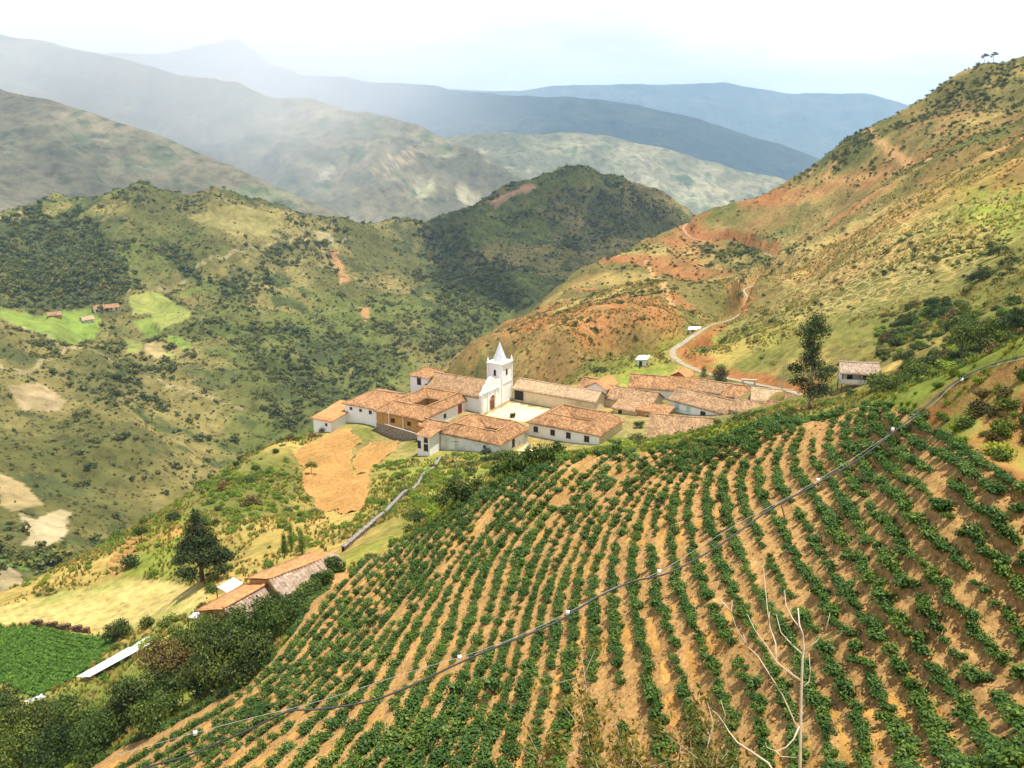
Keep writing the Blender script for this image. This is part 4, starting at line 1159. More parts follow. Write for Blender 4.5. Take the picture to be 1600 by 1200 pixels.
slope('roof', (-0.6, -0.7, 1.95), (SL + 0.6, -0.7, 1.95), (SL + 0.6, SW / 2, 3.6), (-0.6, SW / 2, 3.6), M_TILE_GREY, root, seed=95)
slope('roof', (SL + 0.6, SW + 0.7, 1.95), (-0.6, SW + 0.7, 1.95), (-0.6, SW / 2, 3.6), (SL + 0.6, SW / 2, 3.6), M_TILE_GREY, root, seed=96)
cap_line((-0.6, SW / 2, 3.6), (SL + 0.6, SW / 2, 3.6), M_TILE_GREY, root)
for xx in (1.5, 4.4):
    mp = MB(); mp.box((xx - 0.5, 1.25, 0.1), (1.0, 0, 0), (0, 0.1, 0), (0, 0, 1.8)); mp.build('door', M_DARK, root)

# huts along the road
def hut(u_, v_, d0, L, W, h_, label, ang, wall, roofm):
    p = hit1(u_, v_, d0)
    root = empty("hut", (p[0], p[1], p[2]), label, "hut", rz=ang)
    mb = MB(); mb.box((0, 0, -0.8), (L, 0, 0), (0, W, 0), (0, 0, h_ + 0.8)); mb.build('wall', wall, root)
    mb = MB(); mb.box((-0.4, -0.5, h_), (L + 0.8, 0, 0.35), (0, W + 0.9, 0.5), (0, 0, 0.1)); mb.build('roof', roofm, root)
    mp = MB(); mp.box((L * 0.25, -0.05, 0), (0.9, 0, 0), (0, 0.1, 0), (0, 0, 1.7)); mp.build('door', M_DARK, root)
    return root
hut(995, 572, 200, 2.8, 3.0, 2.0, "little white tin roofed hut on the green slope behind village", -0.4, M_GREYWALL, M_TINW)
hut(1076, 522, 200, 4.0, 3.0, 1.7, "little grey shack beside the road higher up the hillside", -0.3, M_GREYWALL, M_TIN)

# farm across the valley
q = hitH([148, 186], [489, 484])
pa, pb = q
ang = math.atan2(pb[1] - pa[1], pb[0] - pa[0]); Lf = float(np.hypot(*(pb - pa)[:2]))
def hill_house(name, p, L, W, h_, ang, label, cat, tile, wallm, nwin, zdeep=3.0):
    root = empty(name, (p[0], p[1], p[2] + h_), label, cat, rz=ang)
    mb = MB(); mb.box((0, 0, -h_ - zdeep), (L, 0, 0), (0, W, 0), (0, 0, h_ + zdeep)); mb.build('wall', wallm, root)
    slope('roof', (-0.7, -1.2, -0.5), (L + 0.7, -1.2, -0.5), (L + 0.7, W / 2, 2.2), (-0.7, W / 2, 2.2), tile, root, seed=97)
    slope('roof', (L + 0.7, W + 0.7, -0.4), (-0.7, W + 0.7, -0.4), (-0.7, W / 2, 2.2), (L + 0.7, W / 2, 2.2), tile, root, seed=98)
    for i in range(nwin):
        opening(root, 'F', L * (i + 0.5) / nwin, -h_ + 0.9, 1.2, 1.3, L, W)
    return root
hill_house("farmhouse", pa, Lf, 7, 3.2, ang, "long red roofed farmhouse on bright pasture across the valley", "farmhouse", M_TILE, M_WHITE, 5)
q = hitH([130, 75], [504, 496])
hill_house("farm_shed", q[0], 8, 5, 2.0, ang + 0.2, "pale low shed in front of the farmhouse across the valley", "shed", M_TILE_PALE, M_GREYWALL, 2)
hill_house("farm_shed", q[1], 9, 4, 1.6, ang - 0.2, "small brown shed at the left of the bright pasture", "shed", M_TILE_OLD, M_OCHRE, 1)

# ------------------------------------------------------------------ long farmhouse below the crop field
def px_line_house(label, pA, pB, zr, rise, wn, wf, over, seed, tn, tf, name="long_farmhouse", endmat=None):
    """ridge from pixel pA to pB at height zr"""
    a = xy(*pA, zr); b = xy(*pB, zr)
    ang = math.atan2(b[1] - a[1], b[0] - a[0]); L = float(np.hypot(*(b - a)))
    root = empty(name, (a[0], a[1], zr), label, "farmhouse", rz=ang)
    mb = MB()
    lo = -rise - 4.5
    z_n, z_f = -rise, -rise
    mb.f.append(tuple(range(0, 5))); mb.v += [(0, -wn, lo), (0, -wn, z_n), (0, 0, 0), (0, wf, z_f), (0, wf, lo)]
    mb.f.append(tuple(range(5, 10))[::-1]); mb.v += [(L, -wn, lo), (L, -wn, z_n), (L, 0, 0), (L, wf, z_f), (L, wf, lo)]
    mb.quad((0, -wn, lo), (L, -wn, lo), (L, -wn, z_n), (0, -wn, z_n)); mb.quad((L, wf, lo), (0, wf, lo), (0, wf, z_f), (L, wf, z_f))
    mb.build('wall', M_OCHRE, root)
    k = 1 + over / wn; k2 = 1 + over / wf
    slope('roof', (-over, -wn * k, -rise * k), (L + over, -wn * k, -rise * k), (L + over, 0, 0.0), (-over, 0, 0.0), tn, root, seed=seed, tile=0.42, amp=0.15, sag=0.18)
    slope('roof', (L + over, wf * k2, -rise * k2), (-over, wf * k2, -rise * k2), (-over, 0, 0), (L + over, 0, 0), tf, root, seed=seed + 1, tile=0.36, amp=0.05, sag=0.18)
    cap_line((-over, 0, 0.02), (L + over, 0, 0.02), tf, root, 0.14)
    return root
px_line_house("lower part of long farmhouse with orange roof and tin lean-to", (353, 948), (424, 908), -48.6, 1.6, 3.2, 4.4, 0.4, 30, M_TILE_GREY, M_TILE_NEW)
px_line_house("upper part of long farmhouse with ribbed grey pink near roof", (424, 903), (520, 865), -47.6, 1.7, 3.2, 4.8, 0.4, 32, M_TILE_GREY, M_TILE_NEW)
r = hit1(352, 975, 60)
p = at_z(np.array(354.), np.array(952.), np.array(-49.0))
mb = MB(); mb.tube([(p[0] - 0.6, p[1] - 2.2, -53.5), (p[0] - 0.6, p[1] - 2.2, -48.4)], 0.13, 6)
tag(mb.build("gate_post", M_WOOD), "dark wooden post at the low end of the long farmhouse", "post")
def tin_sheet(name, pxs, zs, label, cat, mat, posts=True):
    if zs is None:
        g_ = hit([a for a, b in pxs], [b for a, b in pxs], 60)
        zs = [float(q_[2]) + 0.9 for q_ in g_]
    c4 = [np.array([*xy(u_, v_, z_), z_]) for (u_, v_), z_ in zip(pxs, zs)]
    cen = sum(c4) / 4
    root = empty(name, tuple(cen), label, cat)
    L = [tuple(q - cen) for q in c4]
    mb = MB(); nU = 24
    A_, B_, C_, D2 = [np.array(q) for q in L]
    for i in range(nU):
        t0, t1 = i / nU, (i + 1) / nU
        z0 = 0.05 * (i % 2); z1 = 0.05 * ((i + 1) % 2)
        mb.quad(A_ + (B_ - A_) * t0 + (0, 0, z0), A_ + (B_ - A_) * t1 + (0, 0, z1), D2 + (C_ - D2) * t1 + (0, 0, z1), D2 + (C_ - D2) * t0 + (0, 0, z0))
    mb.build('roof_sheet', mat, root)
    for q in L:
        w_ = np.array(q) + cen
        zt = float(hG(np.array([w_[0]]), np.array([w_[1]]))[0])
        m3 = MB(); m3.tube([(q[0], q[1], min(zt - cen[2] - 0.3, q[2] - 0.3)), (q[0], q[1], q[2])], 0.07, 5); m3.build('post', M_WOOD, root)
    return root
tin_sheet("tin_shed", [(338, 917), (356, 927), (380, 911), (365, 902)], [-52.6, -52.6, -51.6, -51.6], "patchy white tin roofed shed behind the long farmhouse", "shed", M_TIN)
tin_sheet("tarpaulin_lean_to", [(293, 965), (316, 967), (318, 955), (308, 953)], [-51.6, -51.6, -50.8, -50.8], "small bright white sheet roof at low end of the long farmhouse", "lean-to", M_TINW)
tin_sheet("plastic_roof", [(118, 1058), (140, 1058), (240, 1003), (232, 994)], None, "long white plastic roof strip beside the dark green field", "roof strip", M_TINW)
tin_sheet("plastic_roof", [(38, 1096), (46, 1098), (72, 1089), (66, 1084)], None, "short white sheet at the corner of the dark green field", "roof strip", M_TINW)

# tile-topped wall climbing to the village
wl_px = [(536, 862), (560, 842), (585, 820), (610, 797), (635, 772), (660, 748), (688, 718)]
q = hit([a for a, b in wl_px], [b for a, b in wl_px], 92)
q = q[~np.isnan(q).any(1)]
keep_ = [0]
for i_ in range(1, len(q)):
    if q[i_, 1] > q[keep_[-1], 1] + 2 and q[i_, 1] < q[keep_[-1], 1] + 40: keep_.append(i_)
wl_line = smooth_line(q[keep_], 60)
wl_line[:, 2] = hG(wl_line[:, 0], wl_line[:, 1])
root = empty("boundary_wall", tuple(wl_line[0]), "long grey coped boundary wall climbing the gully to the village", "wall")
t = np.gradient(wl_line[:, :2], axis=0); t /= np.linalg.norm(t, axis=1)[:, None]; nn = np.stack([-t[:, 1], t[:, 0]], -1)
def wall_strip(name, mat, half, z0, z1):
    V = []
    for i in range(len(wl_line)):
        b_ = wl_line[i] - wl_line[0]
        for s_, zz in ((-1, z0), (-1, z1), (0, z1 + 0.25), (1, z1), (1, z0)):
            V.append((b_[0] + nn[i, 0] * half * s_, b_[1] + nn[i, 1] * half * s_, b_[2] + zz))
    return mesh_np(name, V, grid_faces(len(wl_line), 5), mat, parent=root)
wall_strip('wall', M_STONE, 0.2, -0.5, 0.55)
M_COPE = mat_plain("grey_wall_coping", (0.20, 0.185, 0.17), 0.5, 2.0)
for i in range(0, len(wl_line) - 1):
    b0 = wl_line[i] - wl_line[0]; b1 = wl_line[i + 1] - wl_line[0]
    mb = MB(); dv = (b1 - b0) * 0.9
    nv_ = np.array([nn[i, 0], nn[i, 1], 0]) * 0.8
    mb.box(b0 - nv_ * 0.36 + (0, 0, 0.62), dv, nv_ * 0.36, (0, 0, 0.10)); mb.v[2] = tuple(np.array(mb.v[2]) + (0, 0, 0.12))
    mb.box(b0 + (0, 0, 0.66), dv, nv_ * 0.36, (0, 0, 0.10))
    mb.build('coping_slab', M_COPE, root)

# ruined retaining wall below the four-window house
rw = hit([822, 840, 862, 884, 905, 922], [712, 700, 704, 712, 716, 716], 140)
o = xy(828, 693, -70.2)
root = empty("retaining_wall", (o[0], o[1], -71.0), "crumbling cream retaining wall below the four window house", "wall", rz=A31)
mb = MB(); mb.box((0.5, -2.6, -3), (11, 0, 0), (0, 0.5, 0), (0, 0, 3.2)); mb.build('wall', M_CREAM, root)
rng = np.random.default_rng(5)
for i in range(34):
    a = rng.uniform(0, 18); s_ = rng.uniform(0.25, 0.6)
    mb = MB(); b_ = np.array([a, rng.uniform(-1.0, 0.2), rng.uniform(-0.6, 0.5)])
    mb.tube([b_ - (0, 0, s_), b_ - (0, 0, s_ * .4), b_ + (0, 0, s_ * .4), b_ + (0, 0, s_ * 0.9)], [s_ * .5, s_ * 1.0, s_ * .85, s_ * .3], 6)
    mb.build('stone', M_STONE, root)

# utility poles
def pole(u_, vb, vt, label, arm=True, d0=100, r=0.11, mat=None, name="utility_pole", cat="pole"):
    p = hit1(u_, vb, d0)
    dep_ = p[1] * CT - p[2] * ST
    hgt = (vb - vt) / FPX * dep_ / CT
    root = empty(name, tuple(p), label, cat)
    mb = MB(); mb.tube([(0, 0, -0.5), (0, 0, hgt)], [r * 1.2, r * 0.75], 7); mb.build('shaft', mat or M_POLE, root)
    if arm:
        mb = MB(); mb.box((-0.7, -0.05, hgt - 0.5), (1.4, 0, 0), (0, 0.1, 0), (0, 0, 0.1)); mb.build('crossarm', M_WOOD, root)
        for xx in (-0.55, 0.55):
            mb = MB(); mb.tube([(xx, 0, hgt - 0.4), (xx, 0, hgt - 0.18)], 0.05, 5); mb.build('insulator', M_WHITE, root)
    return root
pole(713, 735, 685, "concrete utility pole in front of the grey patio house")
pole(742, 678, 641, "thin pole rising inside the grey patio house roof", arm=False, r=0.07)
pole(1222, 611, 571, "utility pole beside the road cutting above right hand roofs")
# ------------------------------------------------------------------ foliage
def mat_leaf(name, cols, trans=0.25, rough=0.6):
    m, nt, b = new_mat(name)
    gi = nt.nodes.new('ShaderNodeNewGeometry')
    oi = nt.nodes.new('ShaderNodeObjectInfo')
    c = ramp(nt, gi.outputs['Random Per Island'], [(0.0, cols[0]), (0.5, cols[1]), (1.0, cols[2])])
    c = mixrgb(nt, 'MULTIPLY', 1.0, c, ramp(nt, oi.outputs['Random'], [(0.0, (0.60, 0.70, 0.62)), (0.5, (1.0, 1.0, 1.0)), (1.0, (1.55, 1.28, 1.0))]))
    nt.links.new(c, b.inputs['Base Color'])
    b.inputs['Roughness'].default_value = rough
    b.inputs['Specular IOR Level'].default_value = 0.14
    tr = nt.nodes.new('ShaderNodeBsdfTranslucent')
    nt.links.new(mixrgb(nt, 'MULTIPLY', 1.0, c, (1.3, 1.5, 0.7)), tr.inputs['Color'])
    mx = nt.nodes.new('ShaderNodeMixShader'); mx.inputs[0].default_value = trans
    nt.links.new(b.outputs[0], mx.inputs[1]); nt.links.new(tr.outputs[0], mx.inputs[2])
    nt.links.new(mx.outputs[0], nt.nodes['Material Output'].inputs['Surface'])
    return m
L_CROP = mat_leaf("potato_leaf", [(0.026, 0.062, 0.012), (0.052, 0.108, 0.019), (0.105, 0.175, 0.035)], 0.18, 0.5)
L_DARK = mat_leaf("dark_leaf", [(0.015, 0.030, 0.007), (0.036, 0.062, 0.012), (0.10, 0.13, 0.025)], 0.18)
L_BUSH = mat_leaf("bush_leaf", [(0.026, 0.052, 0.010), (0.060, 0.100, 0.016), (0.145, 0.18, 0.034)])
L_SCRUB = mat_leaf("scrub_leaf", [(0.048, 0.060, 0.014), (0.085, 0.102, 0.023), (0.15, 0.155, 0.038)], 0.18)
L_BROWN = mat_leaf("reddish_leaf", [(0.055, 0.045, 0.014), (0.085, 0.065, 0.02), (0.12, 0.10, 0.03)], 0.15)
L_LIGHT = mat_leaf("light_leaf", [(0.10, 0.15, 0.02), (0.16, 0.22, 0.03), (0.23, 0.28, 0.045)], 0.3)
L_GRASS = mat_leaf("grass_blade", [(0.10, 0.135, 0.022), (0.17, 0.19, 0.035), (0.30, 0.25, 0.07)], 0.3)
L_STRAW = mat_leaf("straw_blade", [(0.22, 0.17, 0.05), (0.32, 0.24, 0.08), (0.40, 0.31, 0.12)], 0.25)
L_LUSH = mat_leaf("lush_blade", [(0.085, 0.15, 0.018), (0.14, 0.22, 0.026), (0.21, 0.27, 0.04)], 0.3)
M_BARK = mat_plain("bark", (0.13, 0.095, 0.065), 0.3, 6.0, bumpd=0.03)
M_PALEBARK = mat_plain("pale_dry_bark", (0.52, 0.43, 0.32), 0.25, 9.0)

def leaf_quads(cen, nor, size, rng, asp=0.55):
    n = len(cen)
    nor = nor / (np.linalg.norm(nor, axis=1)[:, None] + 1e-9)
    rd = rng.normal(size=(n, 3))
    a = np.cross(nor, rd); a /= np.linalg.norm(a, axis=1)[:, None] + 1e-9
    b = np.cross(nor, a)
    s = np.asarray(size)
    s = s[:, None] if s.ndim else np.full((n, 1), float(s))
    V = np.stack([cen - a * s, cen + b * s * asp + nor * s * 0.12, cen + a * s, cen - b * s * asp + nor * s * 0.12], 1).reshape(-1, 3)
    return V, np.arange(4 * n).reshape(-1, 4)

def cloud_points(cl, n, rng, shell=0.45):
    """points through a lumpy volume given as ellipsoids (x, y, z, rx, ry, rz)"""
    cl = np.array(cl, float)
    w = (cl[:, 3] * cl[:, 4] * cl[:, 5]) ** (2 / 3.0); w /= w.sum()
    k = rng.choice(len(cl), n, p=w)
    d = rng.normal(size=(n, 3)); d /= np.linalg.norm(d, axis=1)[:, None]
    r = rng.uniform(0, 1, n) ** shell
    r *= 1 + 0.22 * np.sin(d[:, 0] * 5 + k) * np.sin(d[:, 1] * 6 + 2 * k) * np.sin(d[:, 2] * 5 + 3 * k)
    return cl[k, :3] + d * r[:, None] * cl[k, 3:], d

def bush_mesh(name, seed, n, size, lumps, mat, asp=0.6, flat=0.75, up=0.4):
    rng = np.random.default_rng(seed)
    cl = []
    for i in range(lumps):
        a = rng.uniform(0, 6.28); r = rng.uniform(0.1, 0.62) if i else 0
        s = rng.uniform(0.34, 0.6)
        cl.append((r * math.cos(a), r * math.sin(a), s * flat * rng.uniform(0.7, 1.3) + 0.05, s, s, s * flat))
    c, d = cloud_points(cl, n, rng)
    c[:, 2] = np.maximum(c[:, 2], 0.02)
    d = d + rng.normal(size=d.shape) * 0.6 + np.array([0, 0, up])
    V, F = leaf_quads(c, d, rng.uniform(0.7, 1.3, n) * size, rng, asp)
    me_o = mesh_np(name, V, F, mat)
    me = me_o.data
    COL.objects.unlink(me_o); bpy.data.objects.remove(me_o)
    return me

def tuft_mesh(name, seed, blades, mat, hgt=1.0, spread=0.5, w=0.05):
    rng = np.random.default_rng(seed)
    V = []; F = []
    for i in range(blades):
        a = rng.uniform(0, 6.28); r = spread * 0.5 * rng.uniform(0, 1) ** 0.6
        bx, by = r * math.cos(a), r * math.sin(a)
        hh = hgt * rng.uniform(0.5, 1.1); l = rng.uniform(0.1, 0.55) * hh
        px, py = -math.sin(a) * w, math.cos(a) * w
        n = len(V)
        mx, my = bx + math.cos(a) * l * 0.35, by + math.sin(a) * l * 0.35
        V += [(bx - px, by - py, 0), (bx + px, by + py, 0), (mx + px * .8, my + py * .8, hh * 0.65), (mx - px * .8, my - py * .8, hh * 0.65), (bx + math.cos(a) * l, by + math.sin(a) * l, hh)]
        F += [(n, n + 1, n + 2, n + 3), (n + 3, n + 2, n + 4)]
    o = mesh_np(name, V, F, mat); me = o.data
    COL.objects.unlink(o); bpy.data.objects.remove(o)
    return me

def scatter(name, pts, scale, protos, seed, label, tilt=0.12, zs=None):
    """one 'stuff' object: every point carries a copy of one of the prototype meshes"""
    rng = np.random.default_rng(seed)
    n = len(pts)
    col = bpy.data.collections.new(name + "_kinds")
    for i, me in enumerate(protos):
        col.objects.link(bpy.data.objects.new("%s_kind_%02d" % (name, i), me))
    me = bpy.data.meshes.new(name)
    me.vertices.add(n); me.vertices.foreach_set('co', np.asarray(pts, np.float32).ravel())
    a = me.attributes.new('sc', 'FLOAT_VECTOR', 'POINT')
    s = np.asarray(scale, np.float32)
    sv = np.stack([s * rng.uniform(0.85, 1.2, n), s * rng.uniform(0.85, 1.2, n), s * (rng.uniform(0.75, 1.2, n) if zs is None else zs)], -1).astype(np.float32)
    a.data.foreach_set('vector', sv.ravel())
    a = me.attributes.new('rt', 'FLOAT_VECTOR', 'POINT')
    rt = np.stack([rng.normal(0, tilt, n), rng.normal(0, tilt, n), rng.uniform(0, 6.283, n)], -1).astype(np.float32)
    a.data.foreach_set('vector', rt.ravel())
    a = me.attributes.new('pid', 'INT', 'POINT')
    a.data.foreach_set('value', rng.integers(0, len(protos), n).astype(np.int32))
    o = link(bpy.data.objects.new(name, me))
    ng = bpy.data.node_groups.new(name + "_nodes", 'GeometryNodeTree')
    ng.interface.new_socket('Geometry', in_out='INPUT', socket_type='NodeSocketGeometry')
    ng.interface.new_socket('Geometry', in_out='OUTPUT', socket_type='NodeSocketGeometry')
    N, Lk = ng.nodes, ng.links
    gi = N.new('NodeGroupInput'); go = N.new('NodeGroupOutput')
    iop = N.new('GeometryNodeInstanceOnPoints')
    ci = N.new('GeometryNodeCollectionInfo'); ci.inputs[0].default_value = col
    ci.inputs['Separate Children'].default_value = True; ci.inputs['Reset Children'].default_value = True
    def named(nm, typ):
        q = N.new('GeometryNodeInputNamedAttribute'); q.data_type = typ; q.inputs[0].default_value = nm
        return q.outputs[0]
    iop.inputs['Pick Instance'].default_value = True
    Lk.new(gi.outputs[0], iop.inputs['Points']); Lk.new(ci.outputs[0], iop.inputs['Instance'])
    Lk.new(named('pid', 'INT'), iop.inputs['Instance Index'])
    e2r = N.new('FunctionNodeEulerToRotation'); Lk.new(named('rt', 'FLOAT_VECTOR'), e2r.inputs[0]); Lk.new(e2r.outputs[0], iop.inputs['Rotation'])
    Lk.new(named('sc', 'FLOAT_VECTOR'), iop.inputs['Scale'])
    Lk.new(iop.outputs[0], go.inputs[0])
    md = o.modifiers.new("scatter", 'NODES'); md.node_group = ng
    return tag(o, label, kind='stuff')

SCRUB = [bush_mesh("scrub", 700 + i, 110, 0.15, 5, L_SCRUB, flat=0.7) for i in range(5)]
SCRUBF = [bush_mesh("scrub_far", 720 + i, 70, 0.20, 5, L_SCRUB, flat=0.75) for i in range(5)]
BUSHM = [bush_mesh("bush", 740 + i, 900, 0.075, 8, [L_BUSH, L_DARK, L_BUSH, L_BROWN, L_DARK][i], flat=0.8) for i in range(5)]
LIGHTM = [bush_mesh("fern", 760 + i, 420, 0.10, 6, L_LIGHT if i % 2 else L_LUSH, flat=0.6) for i in range(3)]
TUFT = [tuft_mesh("tuft", 780 + i, 26, [L_GRASS, L_LUSH, L_GRASS, L_STRAW][i]) for i in range(4)]
TUFTS = [tuft_mesh("straw_tuft", 790 + i, 24, [L_STRAW, L_GRASS, L_STRAW][i], hgt=0.9, spread=0.8) for i in range(3)]
rng = np.random.default_rng(77)

# scrub over the hills across the valley
N_ = 130000
yy = np.sqrt(rng.uniform(240.0 ** 2, 1420.0 ** 2, N_)); xx = rng.uniform(-0.66, 0.42, N_) * yy
zz = hH(xx, yy)
uu, vv, _ = pix(np.stack([xx, yy, zz], -1))
nA = fbm(xx, yy, 90, 4, 161); nB = fbm(xx, yy, 22, 3, 163); nC = fbm(xx * 0.9 + yy * 0.5, (yy * 0.9 - xx * 0.5) * 0.3, 50, 3, 165)
fm = np.zeros(N_)
for poly, w in FOREST:
    fm = np.maximum(fm, w * inpoly(uu + 22 * nB, vv + 16 * nB, poly))
bare = np.zeros(N_, bool)
for poly in PASTURE + [b_[0] for b_ in BARE]:
    bare |= inpoly(uu, vv, poly)
prob = np.clip(0.22 + 0.6 * sstep(0.0, 0.6, nA * 0.4 + nB * 0.6 + nC * 0.5) + 0.9 * fm, 0, 1) * np.where(bare, 0.02, 1)
keep = (rng.uniform(0, 1, N_) < prob) & (uu > -80) & (uu < 1150) & (zz > -260)
P = np.stack([xx, yy, zz - 0.15], -1)[keep]
sc_ = (rng.lognormal(0.0, 0.58, N_) * (0.95 + 1.1 * fm) * (0.8 + 0.6 * sstep(-0.2, 0.6, nB)))[keep]
kf = (rng.uniform(0, 1, N_) < 0.62) & ~bare & (uu > -80) & (uu < 1150) & (zz > -260) & ~keep
L_OLIVE = mat_leaf("olive_tussock", [(0.095, 0.092, 0.028), (0.145, 0.135, 0.042), (0.21, 0.185, 0.06)], 0.15)
SCRUBG = [bush_mesh("tussock", 860 + i, 40, 0.26, 4, L_OLIVE, flat=0.45, up=0.8) for i in range(4)]
scatter("hill_grass", np.stack([xx, yy, zz - 0.1], -1)[kf], rng.uniform(0.5, 1.5, kf.sum()), SCRUBG, 14, "olive grass tussocks over the hill across the valley")
scatter("hill_scrub", P, np.clip(sc_, 0.4, 4.6), SCRUBF, 1, "dark scrub and low trees covering the hill across the valley")

# scrub on the right hillside
N_ = 40000
yy = np.sqrt(rng.uniform(215.0 ** 2, 720.0 ** 2, N_)); xx = rng.uniform(-0.12, 0.64, N_) * yy
zz = hG(xx, yy)
uu, vv, _ = pix(np.stack([xx, yy, zz], -1))
nA = fbm(xx, yy, 60, 4, 171); nB = fbm(xx, yy, 16, 3, 173)
dkm = np.zeros(N_)
for (cx, cy, rx, ry, w) in [(1330, 225, 130, 50, .8), (1140, 395, 90, 28, .9), (1540, 140, 130, 50, .75), (1460, 170, 90, 40, .6), (1540, 440, 90, 60, .6), (1280, 270, 80, 25, .6), (1020, 430, 90, 50, .35), (870, 540, 110, 40, .3), (1500, 520, 90, 40, .5), (1440, 200, 90, 40, .5)]:
    dkm = np.maximum(dkm, w * np.exp(-(((uu - cx) / rx) ** 2 + ((vv - cy) / ry) ** 2)))
fx = np.clip((xx + 240).astype(int), 0, surfG.nx - 1); fy = np.clip((yy + 20).astype(int), 0, surfG.ny - 1)
clear = (ROAD_D[fy, fx] > 3.5) & ~((np.abs(xx - 8) < 62) & (yy < 262))
prob = np.clip(0.05 + 0.40 * sstep(0.05, 0.65, nA * 0.5 + nB * 0.6) + 0.8 * dkm * (0.6 + nB), 0, 1)
keep = (rng.uniform(0, 1, N_) < prob) & clear & (uu < 1680) & (zz > -170)
P = np.stack([xx, yy, zz - 0.1], -1)[keep]
sc_ = (rng.lognormal(-0.1, 0.42, N_) * (0.85 + 0.9 * dkm))[keep]
scatter("hillside_scrub", P, np.clip(sc_, 0.35, 2.6), SCRUB, 2, "low dark scrub dotted over the red and straw hillside")
N_ = 30000
yy = np.sqrt(rng.uniform(180.0 ** 2, 520.0 ** 2, N_)); xx = rng.uniform(0.0, 0.64, N_) * yy
keep = ~((np.abs(xx - 8) < 62) & (yy < 262)) & (fbm(xx, yy, 20, 3, 175) > -0.15)
fx = np.clip((xx + 240).astype(int), 0, surfG.nx - 1); fy = np.clip((yy + 20).astype(int), 0, surfG.ny - 1)
keep &= ROAD_D[fy, fx] > 3.0
P = np.stack([xx, yy, hG(xx, yy) - 0.05], -1)[keep]
scatter("hillside_grass", P, rng.uniform(0.5, 1.1, len(P)), TUFTS, 3, "dry straw coloured grass tussocks on the hillside")

# bushes, ferns and grass on the near slopes
def near_pts(n, xr, yr, test):
    xx = rng.uniform(*xr, n); yy = rng.uniform(*yr, n); zz = hG(xx, yy)
    uu, vv, dd = pix(np.stack([xx, yy, zz], -1))
    k = test(xx, yy, zz, uu, vv, dd)
    return np.stack([xx, yy, zz], -1)[k], uu[k], vv[k]
PLOUGH1 = [(461, 710), (530, 669), (549, 670), (563, 688), (549, 710), (552, 737), (557, 744), (579, 737), (577, 776), (563, 798), (530, 820), (494, 792), (478, 765), (472, 732)]
PLOUGH2 = [(551, 711), (574, 691), (629, 686), (618, 702), (585, 729), (580, 737), (558, 742), (554, 732)]
def grow(poly, k):
    c_ = np.mean(poly, 0); return [tuple(c_ + (np.array(q) - c_) * k) for q in poly]
NOGROW = [grow(PLOUGH1, 1.04), grow(PLOUGH2, 1.05), PALE_PX, GREEN_PX, PLAZA_PX]
HOUSE_BOX = [(o_.location.x, o_.location.y) for o_ in bpy.data.objects if o_.name.startswith('village_house')]
def open_ground(xx, yy, zz, uu, vv, dd, near_field=True):
    k = ~(inpoly(uu, vv, FIELD_PX) & (dd < 100))
    for p_ in NOGROW: k &= ~inpoly(uu, vv, p_)
    k &= ~((xx > -47) & (xx < 62) & (yy > 191 - 0.35 * (xx + 20) * (xx < -18)) & (yy < 250))
    for (x0, y0, x1, y1, w) in [(-36, 82, -18, 104, 6.5)]:
        q, _, _ = seg_dist(xx, yy, [(x0, y0), (x1, y1)]); k &= q > w
    return k & (uu > -60) & (uu < 1660)
P, pu, pv = near_pts(40000, (-105, 60), (60, 215), lambda x_, y_, z_, u_, v_, d_: open_ground(x_, y_, z_, u_, v_, d_) & (fbm(x_, y_, 9, 3, 181) > -0.35))
scatter("slope_grass", P, rng.uniform(0.28, 0.7, len(P)), TUFT + TUFTS, 4, "rough green and straw grass on the slopes below the village")
gul = lambda u_, v_: np.exp(-(((u_ - 700) / 110) ** 2 + ((v_ - 770) / 55) ** 2)) + np.exp(-(((u_ - 430) / 60) ** 2 + ((v_ - 790) / 60) ** 2)) * 0.8 + np.exp(-(((u_ - 960) / 80) ** 2 + ((v_ - 700) / 25) ** 2)) + np.exp(-(((u_ - 370) / 60) ** 2 + ((v_ - 760) / 40) ** 2)) * .6
P, pu, pv = near_pts(9000, (-105, 60), (60, 230), lambda x_, y_, z_, u_, v_, d_: open_ground(x_, y_, z_, u_, v_, d_) & (rng.uniform(0, 1, len(x_)) < 0.05 + 0.5 * gul(u_, v_) + 0.10 * (fbm(x_, y_, 14, 3, 183) > 0.35)))
scatter("slope_ferns", P, rng.uniform(0.6, 1.4, len(P)), LIGHTM, 5, "bright green ferny growth in the gully below the village")
P, pu, pv = near_pts(4200, (-105, 62), (60, 240), lambda x_, y_, z_, u_, v_, d_: open_ground(x_, y_, z_, u_, v_, d_) & (rng.uniform(0, 1, len(x_)) < 0.04 + 0.22 * gul(u_, v_) + 0.35 * (fbm(x_, y_, 12, 3, 185) > 0.35)))
scatter("slope_bushes", P - np.array([0, 0, 0.15]), np.clip(rng.lognormal(0.1, 0.4, len(P)), 0.5, 2.4), BUSHM, 6, "dark low bushes on the slopes below the village")
